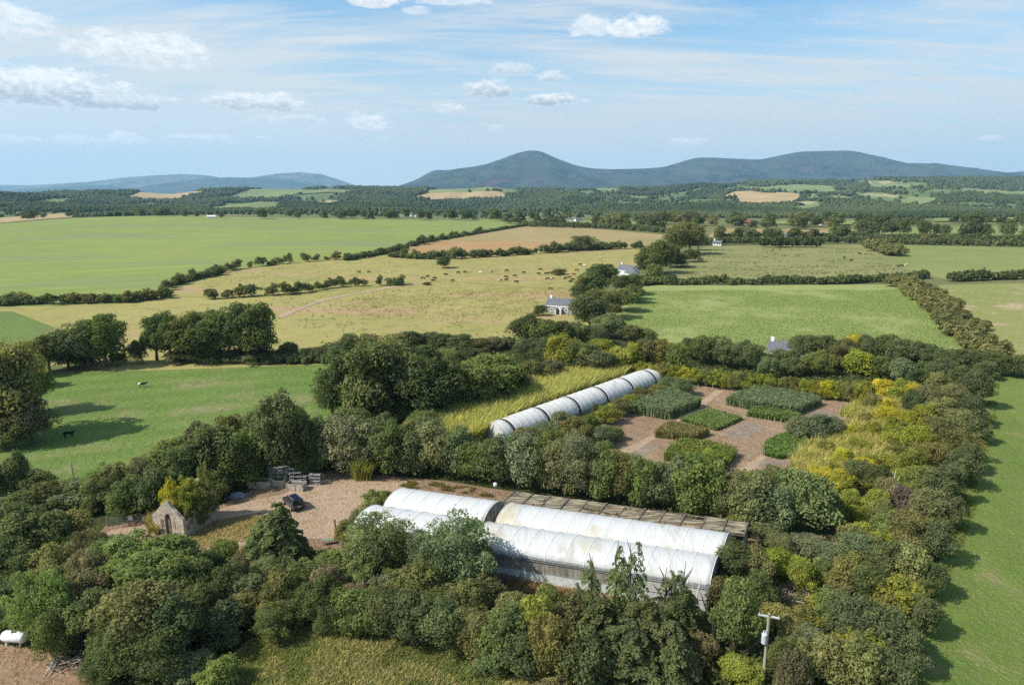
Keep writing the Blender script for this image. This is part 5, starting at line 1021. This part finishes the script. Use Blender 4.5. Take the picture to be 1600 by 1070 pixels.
row('in the right boundary\'s middle stretch', 'right boundary thicket, middle', [
    (1500, 725, 672, 54, 'T', 'o'), (1520, 740, 690, 40, 'S', 'd'), (1440, 720, 668, 46, 'S', 'v'), (1468, 745, 690, 54, 'T', 'o'), (1505, 765, 708, 50, 'T', 'd'), (1425, 752, 704, 44, 'S', 'v'), (1442, 782, 728, 52, 'T', 'm'), (1480, 792, 732, 58, 'T', 'd'), (1400, 745, 715, 40, 'S', 'v'), (1395, 790, 748, 46, 'S', 'o'), (1415, 812, 760, 50, 'S', 'p'), (1455, 830, 765, 60, 'T', 'o'), (1492, 835, 775, 50, 'T', 'd'), (1370, 812, 770, 46, 'S', 'v'), (1340, 825, 790, 40, 'S', 'v'), (1480, 700, 662, 34, 'S', 'p')])
row('in the right boundary\'s near stretch', 'right boundary thicket, near end', [
    (1390, 850, 795, 56, 'S', 'm'), (1425, 872, 808, 64, 'T', 'o'), (1465, 885, 815, 64, 'T', 'd'), (1355, 860, 818, 46, 'S', 'v'), (1345, 900, 842, 60, 'S', 'e'), (1385, 915, 850, 66, 'T', 'd'), (1425, 925, 862, 60, 'S', 'n'), (1455, 940, 880, 54, 'T', 'd'), (1330, 950, 885, 60, 'S', 'n'), (1365, 968, 895, 70, 'T', 'd'), (1408, 985, 915, 72, 'T', 'v'), (1442, 1000, 938, 56, 'T', 'd'), (1300, 990, 925, 60, 'S', 'm'), (1335, 1025, 940, 84, 'T', 'd'), (1385, 1040, 955, 80, 'T', 'd'), (1425, 1060, 990, 60, 'T', 'd'), (1290, 1080, 1000, 80, 'S', 'n'), (1345, 1100, 1010, 84, 'T', 'n'), (1400, 1110, 1030, 74, 'T', 'd'), (1240, 1100, 1030, 60, 'S', 'b')])
row('between greenhouses and power pole', 'shrubs and trees right of the greenhouses', [
    (1150, 925, 850, 60, 'T', 'd'), (1180, 930, 862, 60, 'T', 'o'), (1205, 855, 820, 50, 'S', 'g'), (1222, 872, 838, 44, 'S', 'o'), (1265, 872, 845, 60, 'S', 'g'), (1295, 878, 850, 44, 'S', 'e'), (1215, 905, 862, 50, 'S', 'v'), (1255, 928, 872, 44, 'S', 'v'), (1285, 925, 870, 40, 'S', 'm'), (1130, 960, 905, 46, 'S', 'b'), (1150, 1030, 915, 74, 'T', 'l'), (1185, 960, 900, 50, 'T', 'd'), (1215, 985, 950, 46, 'S', 'n'), (1238, 1010, 965, 50, 'S', 'n'), (1260, 985, 952, 40, 'S', 'o'), (1100, 1055, 995, 66, 'S', 'b'), (1075, 1060, 1005, 50, 'S', 'o'), (1160, 1075, 1035, 60, 'S', 'v'), (1225, 1050, 1000, 40, 'S', 'm'), (1265, 1040, 985, 50, 'S', 'e')])
row('before the long greenhouse', 'conifers in front of the long greenhouse', [
    (925, 985, 862, 74, 'P', 'm'), (962, 990, 838, 78, 'P', 'm'), (985, 1000, 842, 70, 'P', 'd'), (1040, 1000, 885, 84, 'P', 'd'), (1068, 990, 875, 64, 'P', 'm'), (905, 1010, 915, 66, 'P', 'o'), (945, 1050, 945, 92, 'F', 'd'), (1010, 1050, 930, 100, 'F', 'd'), (1065, 1025, 925, 76, 'F', 'd'), (980, 1080, 970, 100, 'F', 'd'), (1045, 1075, 975, 90, 'F', 'd')])
row('before the short greenhouse', 'willows and brambles before the short greenhouse', [
    (540, 850, 812, 36, 'S', 'o'), (560, 845, 792, 30, 'W', 'g'), (582, 820, 772, 40, 'B', 'n'), (600, 792, 768, 28, 'S', 'o'), (590, 908, 808, 88, 'W', 'e'), (612, 905, 835, 60, 'W', 'm'), (640, 898, 850, 44, 'S', 'e'), (672, 925, 838, 70, 'W', 'e'), (712, 935, 820, 100, 'W', 'e'), (745, 925, 850, 60, 'W', 'd'), (690, 945, 880, 60, 'W', 'd'), (530, 905, 860, 70, 'B', 'm'), (565, 925, 872, 70, 'B', 'm'), (500, 915, 880, 60, 'B', 'm'), (470, 925, 885, 56, 'B', 'm'), (512, 945, 890, 50, 'B', 'p'), (620, 945, 895, 70, 'B', 'm'), (655, 965, 880, 84, 'B', 'o'), (600, 950, 905, 60, 'B', 'e'), (750, 972, 905, 80, 'B', 'o'), (800, 985, 938, 66, 'B', 'n'), (720, 985, 920, 70, 'B', 'o')])
row('in the hedge above the meadow', 'bottom hedge above the dry meadow', [
    (395, 965, 905, 66, 'S', 'e'), (430, 972, 900, 70, 'S', 'o'), (462, 978, 925, 60, 'S', 'n'), (500, 985, 910, 72, 'T', 'd'), (535, 990, 915, 70, 'S', 'm'), (570, 1000, 925, 76, 'S', 'm'), (608, 1012, 935, 76, 'T', 'd'), (645, 1022, 940, 80, 'T', 'd'), (685, 1030, 950, 76, 'T', 'd'), (720, 1030, 965, 66, 'S', 'o'), (755, 1045, 960, 76, 'T', 'o'), (795, 1060, 952, 90, 'T', 'm'), (835, 1050, 940, 80, 'T', 'v'), (820, 1075, 990, 90, 'T', 'd'), (865, 1085, 970, 90, 'T', 'o'), (880, 1030, 945, 66, 'S', 'b'), (905, 1090, 1000, 90, 'T', 'd'), (590, 975, 925, 60, 'S', 'o'), (550, 965, 920, 60, 'S', 'p'), (860, 1005, 930, 60, 'S', 'm')])
row('below the driveway', 'trees below the driveway', [
    (430, 905, 780, 92, 'F', 'm'), (412, 900, 806, 80, 'F', 'm'), (445, 900, 815, 86, 'F', 'd'), (345, 888, 846, 48, 'S', 'l'), (328, 895, 862, 44, 'S', 'm'), (382, 905, 862, 50, 'S', 'b'), (250, 940, 848, 92, 'T', 'l'), (200, 935, 850, 84, 'T', 'l'), (160, 915, 852, 66, 'T', 'l'), (225, 975, 875, 96, 'T', 'l'), (272, 960, 868, 80, 'T', 'l'), (180, 960, 880, 80, 'T', 'l'), (130, 955, 865, 66, 'T', 'b'), (310, 950, 880, 60, 'T', 'd'), (352, 960, 888, 66, 'S', 'd'), (385, 945, 895, 60, 'S', 'd'), (405, 925, 880, 60, 'S', 'e'), (470, 950, 905, 50, 'S', 'd')])
row('in the bottom left thicket', 'thicket at the bottom left corner', [
    (20, 880, 800, 84, 'T', 'm'), (60, 875, 805, 80, 'T', 'm'), (100, 860, 810, 66, 'S', 'o'), (-10, 920, 850, 80, 'T', 'd'), (30, 930, 870, 70, 'T', 'd'), (70, 925, 862, 66, 'T', 'n'), (62, 1020, 910, 90, 'W', 'l'), (40, 985, 935, 60, 'W', 'l'), (95, 960, 890, 66, 'T', 'b'), (130, 985, 905, 66, 'T', 'b'), (85, 1035, 960, 60, 'S', 'm'), (5, 985, 915, 60, 'T', 'd'), (170, 1040, 925, 90, 'T', 'm'), (215, 1055, 920, 110, 'T', 'o'), (262, 1050, 935, 90, 'T', 'd'), (195, 1075, 990, 90, 'T', 'd'), (240, 1080, 1000, 80, 'T', 'd'), (290, 1075, 1035, 76, 'S', 'e'), (335, 1085, 1040, 60, 'S', 'l'), (310, 1000, 930, 66, 'S', 'd'), (345, 1010, 950, 66, 'S', 'd'), (150, 1075, 1030, 60, 'S', 'd'), (285, 985, 925, 60, 'S', 'e'), (375, 985, 930, 60, 'S', 'o')])
row('at the crop field\'s corner', 'trees at the crop field corner', [(1500, 580, 545, 40, 'T', 'd'), (1530, 584, 548, 44, 'T', 'd'), (1560, 588, 550, 46, 'T', 'd'), (1590, 590, 555, 40, 'T', 'd'), (1620, 592, 556, 44, 'T', 'd'), (1545, 596, 566, 36, 'S', 'd')])
auto('filling the right boundary', 'scrub bushes filling the right boundary thicket', [(1490, 620), (1465, 700), (1430, 770), (1400, 850), (1370, 920), (1340, 1000), (1310, 1060)], 46, (1.8, 4.2), (.9, 1.6), 'BBSW', 'onvnom', .5, deep=4, side='far end')
auto('in the scrub strip by the nursery', 'scrub bushes between nursery and right boundary', [(1400, 620), (1420, 690), (1390, 760), (1350, 830), (1320, 900)], 30, (1.0, 2.6), (.9, 1.6), 'BBB', 'vvynvyv', .5, deep=6, side='far end')
auto('filling the bottom hedge', 'scrub bushes filling the bottom hedge', [(400, 950), (520, 960), (640, 990), (760, 1010), (880, 1030), (1000, 1060)], 34, (1.8, 4.), (.9, 1.6), 'BBW', 'onmbm', .5, deep=5)
auto('filling the lower left thicket', 'scrub bushes filling the lower left thicket', [(20, 880), (120, 900), (220, 1000), (320, 960), (400, 930)], 26, (2, 4.5), (.9, 1.5), 'BBW', 'onmdb', .5, deep=6)
auto('filling the left boundary wood', 'scrub bushes filling the left boundary wood', [(100, 790), (220, 770), (340, 740), (440, 715), (560, 690), (700, 655)], 34, (2, 5.), (.9, 1.5), 'BBWS', 'onmdl', .5, deep=6)
# yellow bamboo clump by the yard, tall golden weeds elsewhere
patch('bamboo_clump', 'bright yellow bamboo clump at the edge of the yard', 'bamboo', [(545, 745), (560, 738), (580, 742), (578, 752), (555, 752)], 700, (2.0, 4.2), .13, .25, (.27, .27, .08), tintmu=.5)
patch('dry_weeds', 'straw-coloured tall weeds at the left corner of the stone ruin', 'weeds', [(228, 822), (240, 812), (250, 820), (246, 838), (230, 832)], 500, (.8, 2.4), .12, .35, (.34, .27, .14), kind='stuff')
patch('dry_grass', 'dry straw-coloured grass around the ruin and yard edges', 'dry grass', [(290, 842), (335, 815), (400, 805), (430, 825), (400, 842), (330, 856), (290, 862)], 5500, (.12, .4), .08, .4, (.37, .30, .17), kind='stuff')
patch('dry_grass', 'reddish dry weeds at the foot of the long greenhouse side', 'dry grass', [(795, 905), (905, 925), (900, 940), (840, 932), (790, 918)], 1300, (.2, .8), .07, .4, (.30, .21, .14), kind='stuff')
patch('meadow_grass', 'dry yellow-green tussocky meadow grass at the bottom edge', 'meadow grass', [(290, 1150), (320, 1060), (395, 1000), (480, 970), (560, 968), (680, 992), (790, 1028), (870, 1062), (900, 1150)], 90000, (.12, .5), .07, .5, (.22, .235, .09), kind='stuff')
patch('meadow_grass', 'pale straw-coloured seeding grass among the green at the bottom edge', 'meadow grass', [(290, 1150), (320, 1060), (395, 1000), (480, 970), (560, 968), (680, 992), (790, 1028), (870, 1062), (900, 1150)], 60000, (.15, .6), .06, .5, (.42, .36, .20), kind='stuff', clump=3.)
patch('rough_grass', 'rough grass along the shaded edge of the mown right field', 'rough grass', [(1530, 600), (1560, 600), (1555, 660), (1530, 740), (1520, 810), (1480, 900), (1455, 980), (1440, 1080), (1400, 1150), (1380, 1150), (1420, 1000), (1470, 850), (1510, 720)], 26000, (.1, .55), .09, .5, (.17, .19, .06), kind='stuff', clump=2.5)
patch('dry_weeds', 'sparse dry weeds scattered over the yard dirt', 'weeds', [(345, 800), (400, 770), (500, 735), (640, 750), (620, 765), (560, 772), (540, 800), (525, 850), (470, 850), (470, 812)], 3000, (.05, .3), .07, .5, (.28, .25, .12), kind='stuff', clump=1.6)
row('among the golden grass clumps of the nursery', 'golden clumps right of the nursery', [(1262, 728, 704, 30, 'B', 'v'), (1290, 715, 690, 30, 'B', 'n'), (1318, 735, 702, 34, 'B', 'y'), (1340, 712, 684, 30, 'B', 'v'), (1332, 690, 664, 28, 'B', 'y'), (1365, 690, 660, 30, 'B', 'v'), (1375, 668, 640, 28, 'B', 'y'), (1352, 668, 644, 26, 'B', 'n'), (1398, 690, 655, 30, 'B', 'v'), (1350, 742, 712, 32, 'B', 'y'), (1385, 650, 620, 28, 'B', 'y'), (1300, 752, 722, 30, 'B', 'v'), (1275, 752, 726, 28, 'B', 'y'), (1405, 720, 690, 30, 'B', 'n')])
patch('weedy_grass', 'weedy grass patches on the yard edges', 'weedy grass', [(640, 752), (700, 756), (860, 782), (980, 800), (970, 806), (850, 790), (700, 768), (620, 762)], 6000, (.1, .5), .1, .4, (.17, .15, .055), kind='stuff', clump=2.)

# undergrowth that nobody could count
def undergrowth():
    polys = [([(0, 800), (160, 842), (330, 870), (500, 870), (600, 885), (780, 920), (900, 945), (1120, 955), (1150, 885), (1210, 850), (1330, 835), (1400, 760), (1440, 640), (1530, 590), (1535, 680), (1500, 800), (1440, 950), (1405, 1070), (1350, 1200), (900, 1200), (860, 1060), (680, 990), (480, 966), (380, 1000), (310, 1060), (280, 1200), (190, 1200), (130, 1030), (-40, 1000), (-60, 820)], 60000, .9),
             ([(-40, 700), (90, 780), (230, 800), (330, 782), (400, 755), (490, 725), (640, 745), (860, 772), (1170, 822), (1240, 735), (1040, 735), (935, 700), (750, 700), (670, 690), (840, 610), (960, 580), (1350, 622), (1440, 612), (1520, 570), (1250, 560), (900, 535), (640, 565), (470, 690), (230, 775), (60, 775), (-40, 690)], 42000, 1.2)]
    for i, (pix, n, hm) in enumerate(polys):
        poly = [P(a, b) for a, b in pix]; q = inpoly(poly, n, rs); bump_ = fbm(q[:, 0] / 3.5, q[:, 1] / 3.5, 4); z = np.maximum(.05, (bump_ - .25) * 2.2 * hm) * rs.uniform(.3, 1, n)
        V, Fc, T = leaves(np.column_stack([q, z]), np.tile([0, 0, 1.], (n, 1)), .26 * rs.uniform(.6, 1.4, n), np.clip(bump_ + rs.normal(0, .16, n), 0, 1), rs, wild=.9)
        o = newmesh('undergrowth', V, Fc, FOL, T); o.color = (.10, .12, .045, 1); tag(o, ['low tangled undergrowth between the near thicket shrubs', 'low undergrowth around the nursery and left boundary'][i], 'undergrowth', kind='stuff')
undergrowth()

def crops():
    poly = [P(a, b) for a, b in [(960, 500), (1002, 455), (1404, 453), (1450, 480), (1530, 562), (1250, 550), (1040, 535)]]; q = inpoly(poly, 150000, rs)
    a = R(24); u = q[:, 0] * math.cos(a) - q[:, 1] * math.sin(a); v = q[:, 0] * math.sin(a) + q[:, 1] * math.cos(a); u = np.round(u / 1.3) * 1.3 + rs.normal(0, .5, len(u)); q = np.column_stack([u * math.cos(a) + v * math.sin(a), -u * math.sin(a) + v * math.cos(a)])
    keep = rs.rand(len(q)) < np.clip(fbm(q[:, 0] / 14, q[:, 1] / 14, 3) * 3 - .5, .15, 1); q = q[keep]; n = len(q)
    V, Fc, T = leaves(np.column_stack([q, height(q[:, 0], q[:, 1]) + .12 + rs.uniform(.05, .3, n)]), np.tile([0, 0, 1.], (n, 1)), .17 * rs.uniform(.6, 1.4, n), np.clip(rs.normal(.5, .12, n), 0, 1), rs, wild=.4)
    o = newmesh('crop_plants', V, Fc, FOL, T); o.color = (.195, .262, .085, 1); tag(o, 'leafy green crop growing in rows across the middle field', 'crop', kind='stuff')
crops()
def rushes(label, pix, n, size, colc, thr, sc):
    poly = [P(a, b) for a, b in pix]; q = inpoly(poly, n * 2, rs); q = q[fbm(q[:, 0] / sc + 3, q[:, 1] / sc + 8, 4) > thr][:n]; m = 5; k = len(q)
    q = np.repeat(q, m, 0) + rs.normal(0, size * .35, (k * m, 2)); z = height(q[:, 0], q[:, 1]); V, Fc, T = leaves(np.column_stack([q, z + rs.uniform(.1, .6, k * m) * size]), np.tile([0, -.4, .6], (k * m, 1)), size * .45 * rs.uniform(.6, 1.4, k * m), np.clip(rs.normal(.45, .2, k * m), 0, 1), rs, wild=1.)
    o = newmesh('rushes', V, Fc, FOL, T); o.color = (*colc, 1); tag(o, label, 'rushes', kind='stuff')
rushes('reddish seeding weeds across the middle of the rough pasture', [(520, 490), (560, 462), (690, 455), (840, 448), (930, 450), (900, 480), (760, 500), (600, 500)], 5200, .32, (.31, .24, .12), .40, 6)
rushes('scattered green rush tussocks in the rough pasture', [(280, 455), (330, 435), (620, 392), (1000, 392), (930, 500), (820, 525), (700, 530), (450, 550), (440, 480)], 2600, .5, (.17, .18, .07), .48, 9)
rushes('dark thistle and rush clumps in the olive pasture on the right', [(1045, 435), (1065, 408), (1110, 390), (1345, 388), (1420, 425), (1400, 438)], 1100, .75, (.13, .15, .075), .50, 14)
# ---------------------------------------------------------------- field hedges
hedge('long clipped hedge between the olive pasture and the crop field', [(1035, 446), (1100, 445), (1200, 445), (1300, 444), (1400, 440), (1450, 434)], 4.2, 5, 'd', .55)
hedge('thick diagonal hedge dividing the two crop fields', [(1408, 447), (1430, 458), (1452, 474), (1475, 496), (1500, 522), (1525, 546), (1548, 566)], 5.0, 11, 'o', .5, lump=.5)
hedge('dark hedge along the top of the dry crop field on the right', [(1490, 440), (1540, 438), (1600, 436), (1700, 434)], 4.6, 6, 'd', .55)
hedge('hedge between the olive pasture and the plain pasture', [(1362, 386), (1378, 392), (1398, 402)], 7, 14, 'o', .8)
hedge('distant hedge along the top of the right-hand pastures', [(1095, 383), (1160, 382), (1250, 381), (1340, 380), (1420, 382), (1500, 384), (1600, 386), (1720, 387)], 6, 8, 'd', .9)
hedge('rounded dark hedge island at the top of the olive pasture', [(1198, 387), (1240, 387), (1280, 387)], 8.5, 9, 'k', .8, lump=.1)
hedge('hedge along the far side of the yellow strip fields', [(1120, 372), (1200, 372), (1280, 371), (1350, 371)], 5, 7, 'd', .9)
hedge('far right hedge by the tan road', [(1360, 374), (1450, 374), (1560, 375), (1700, 375)], 5, 7, 'd', .9)
hedge('hedge between the stubble field and the rough pasture', [(612, 402), (660, 405), (720, 404), (780, 401), (830, 397), (880, 394), (930, 391), (1000, 388)], 5, 7, 'd', .7, lump=.6, gaps=.2)
hedge('thin hedge between the big green field and the stubble field', [(540, 408), (580, 401), (620, 392), (660, 380), (720, 370), (780, 360), (822, 353)], 3.2, 5, 'd', .8, lump=.6, gaps=.2)
hedge('low hedge along the left end of the big green field', [(-40, 476), (20, 477), (80, 474)], 3.4, 6, 'd', .5, lump=.5)
hedge('broken hedge below the big green field', [(100, 474), (150, 472), (200, 472), (250, 466), (270, 460)], 3.2, 5, 'd', .5, lump=.6, gaps=.27)
hedge('hedge curving up between the green field and rough pasture', [(268, 446), (300, 438), (340, 431), (370, 421), (430, 414), (500, 408), (540, 406)], 3.0, 5, 'd', .5, lump=.6, gaps=.28)
hedge('dark hedge behind the stubble and olive fields', [(815, 354), (880, 356), (960, 358), (1040, 364)], 7, 9, 'd', 1.)
hedge('scrubby hedge at the foot of the rough pasture', [(430, 566), (520, 566), (600, 560), (700, 556), (800, 540)], 2.5, 5, 'd', .35, lump=.5)
hedge('hedge beside the lane between the cottages', [(1000, 448), (1020, 444), (1040, 442)], 4, 7, 'm', .5)
auto('below the big green field', 'bushes along the big green field', [(8, 474), (80, 475), (110, 475), (200, 473), (262, 466)], 14, (3, 5.6), (1.0, 1.5), 'ss', 'ddo', .4)
auto('in the rising field-edge bush line', 'bushes rising along the field edge', [(262, 455), (275, 446), (300, 438), (330, 432), (370, 421), (410, 416), (470, 410), (530, 406)], 22, (3, 6.5), (.9, 1.5), 'ssf', 'ddoo', .45)
auto('between the two rough pastures', 'bushes between the rough pastures', [(322, 468), (356, 467), (400, 463), (440, 461), (470, 459), (520, 450), (545, 448), (590, 447), (640, 445)], 22, (3, 5.5), (.9, 1.4), 'ss', 'ddo', .5)
auto('at the green field\'s far tip', 'bushes at the field\'s far end', [(545, 407), (600, 398), (625, 390), (700, 373), (760, 363)], 14, (4, 8), (.9, 1.4), 'sf', 'dd', .5)
auto('in the hedge below the stubble', 'hedge trees below the stubble field', [(620, 402), (700, 405), (800, 400), (900, 393), (1000, 388)], 22, (4, 8), (.9, 1.5), 'ssf', 'ddo', .5)
row('of the rough pasture\'s lone plants', 'lone trees in the rough pasture', [(693, 420, 400, 24, 'T', 'd'), (912, 392, 367, 36, 'T', 'd'), (874, 430, 421, 24, 'S', 'b'), (667, 446, 440, 14, 'S', 'o'), (940, 390, 378, 24, 'S', 'd'), (622, 447, 436, 18, 'S', 'd'), (328, 468, 452, 18, 'S', 'd'), (355, 467, 453, 16, 'S', 'd')])
auto('in the belt atop the olive pasture', 'tree belt below the hills', [(1100, 372), (1180, 374), (1250, 372), (1330, 372)], 16, (7, 13), (.8, 1.3), 'fff', 'dddo', .5, deep=12)
auto('in the tall right-hand tree line', 'tall tree line on the right', [(1345, 368), (1420, 368), (1500, 369), (1560, 369), (1640, 369)], 30, (11, 19), (.6, 1.0), 'fffc', 'dddk', .5, deep=16)
auto('along the tan road', 'trees along the tan road', [(1340, 378), (1420, 380), (1500, 382), (1640, 383)], 12, (5, 9), (.9, 1.4), 'fs', 'ddo', .5, deep=6)
auto('in the wood behind the stubble', 'wood behind the stubble field', [(845, 353), (900, 352), (960, 354), (1030, 358)], 20, (9, 16), (.8, 1.3), 'fff', 'dddo', .5, deep=25)
auto('in the clumps around the barn', 'trees around the red barn', [(950, 350), (1040, 352), (1120, 355), (1200, 356), (1300, 356)], 34, (10, 20), (.8, 1.3), 'fff', 'dddo', .5, deep=50)
auto('beyond the big field\'s left half', 'trees beyond the big green field', [(0, 347), (100, 338), (200, 338), (320, 340), (440, 340)], 22, (7, 15), (.9, 1.4), 'fff', 'ddd', .5, deep=30)
auto('beyond the big field\'s right half', 'trees beyond the green field, right part', [(440, 341), (560, 341), (680, 342), (800, 343), (860, 348)], 34, (10, 19), (.8, 1.3), 'fffc', 'dddk', .5, deep=60)
auto('behind the tall right tree line', 'trees beyond the tall tree line', [(1330, 352), (1450, 350), (1560, 350), (1680, 350)], 24, (10, 18), (.8, 1.3), 'fff', 'ddd', .5, deep=60)

# ---------------------------------------------------------------- far wooded hills
def woodland():
    openp = []
    for nm, pix, mt, off in FIELDS:
        if nm == 'hill_field' or mt in ('hillt',): openp.append([P(a, b) for a, b in pix])
    y = 1235.; C = []
    while y < 5000:
        st = y * .0044; n = int(1.75 * y / st); x = (np.arange(n) + rs.uniform(-.4, .4, n)) * st - .875 * y; yy = y + rs.uniform(-.45, .45, n) * st
        f = fbm(x / 420 + 8, yy / 700 + 2, 3); keep = (f > .365) | (rs.rand(n) < .05)
        C.append(np.column_stack([x, yy, np.full(n, st)])[keep]); y += st * 1.05
    C = np.concatenate(C); inside_any = np.zeros(len(C), bool)
    for poly in openp:
        ins = np.zeros(len(C), bool); j = len(poly) - 1
        for i in range(len(poly)):
            a, b = poly[i], poly[j]; ins ^= ((a.y > C[:, 1]) != (b.y > C[:, 1])) & (C[:, 0] < (b.x - a.x) * (C[:, 1] - a.y) / (b.y - a.y + 1e-9) + a.x); j = i
        inside_any |= ins
    C = C[~inside_any]; n = len(C); st = C[:, 2]; z0 = height(C[:, 0], C[:, 1]); h = np.clip(st * 1.15, 7, 17) * rs.uniform(.65, 1.3, n) * (.7 + .6 * fbm(C[:, 0] / 150, C[:, 1] / 150, 2)); r0 = st * rs.uniform(.5, .95, n)
    con = rs.rand(n) < .10; K = 5; prof = [(1.05, .15), (.92, .72)]
    V = np.zeros((n, K * 2 + 1, 3))
    for ri, (rr, zz) in enumerate(prof):
        for k in range(K):
            a = 2 * math.pi * (k + .5 * ri) / K + C[:, 0]; q = r0 * rr * rs.uniform(.75, 1.25, n) * np.where(con, .75 if ri < 1 else .45, 1)
            V[:, ri * K + k] = np.column_stack([C[:, 0] + np.cos(a) * q, C[:, 1] + np.sin(a) * q, z0 + h * (zz + rs.uniform(-.1, .1, n))])
    V[:, -1] = np.column_stack([C[:, 0], C[:, 1], z0 + h * np.where(con, 1.35, 1.02)])
    tri = []
    for ri in range(1):
        for k in range(K): a, b, c, d = ri * K + k, ri * K + (k + 1) % K, (ri + 1) * K + (k + 1) % K, (ri + 1) * K + k; tri += [(a, b, c), (a, c, d)]
    for k in range(K): tri.append((K + k, K + (k + 1) % K, 2 * K))
    tri = np.array(tri); Fc = (tri[None] + (np.arange(n) * (2 * K + 1))[:, None, None]).reshape(-1, 3); tt = np.clip(.45 + .55 * (fbm(C[:, 0] / 260, C[:, 1] / 260, 3) - .47) * 2 + rs.normal(0, .14, n), 0, 1)
    T = np.clip(np.repeat(tt, len(tri)) + rs.normal(0, .1, n * len(tri)), 0, 1)
    t = NT('woodland_mat', .95, .02); at = t.n('ShaderNodeAttribute', attribute_name='tint'); t.col(t.mix(at.outputs['Fac'], (.030, .048, .026), (.098, .112, .050)))
    o = newmesh('woodland', V.reshape(-1, 3), Fc, t.m, T, smooth=False); tag(o, 'dark mixed woodland covering the far hills below the mountains', 'woodland', kind='stuff')
woodland()

# ---------------------------------------------------------------- the air
def haze():
    m = bpy.data.materials.new('haze_air'); m.use_nodes = True; m.cycles.volume_sampling = 'DISTANCE'; m.cycles.homogeneous_volume = True; t = m.node_tree
    for n in list(t.nodes): t.nodes.remove(n)
    o = t.nodes.new('ShaderNodeOutputMaterial'); v = t.nodes.new('ShaderNodeVolumePrincipled'); v.inputs['Color'].default_value = (.40, .72, 1, 1); v.inputs['Density'].default_value = 4.6e-5; v.inputs['Anisotropy'].default_value = 0.1
    t.links.new(v.outputs[0], o.inputs['Volume'])
    b = MB().box(-17000, 17000, -400, 21500, -60, 1150).build('haze', m); tag(b, 'thin pale blue haze in the air', 'haze', kind='stuff')
haze()
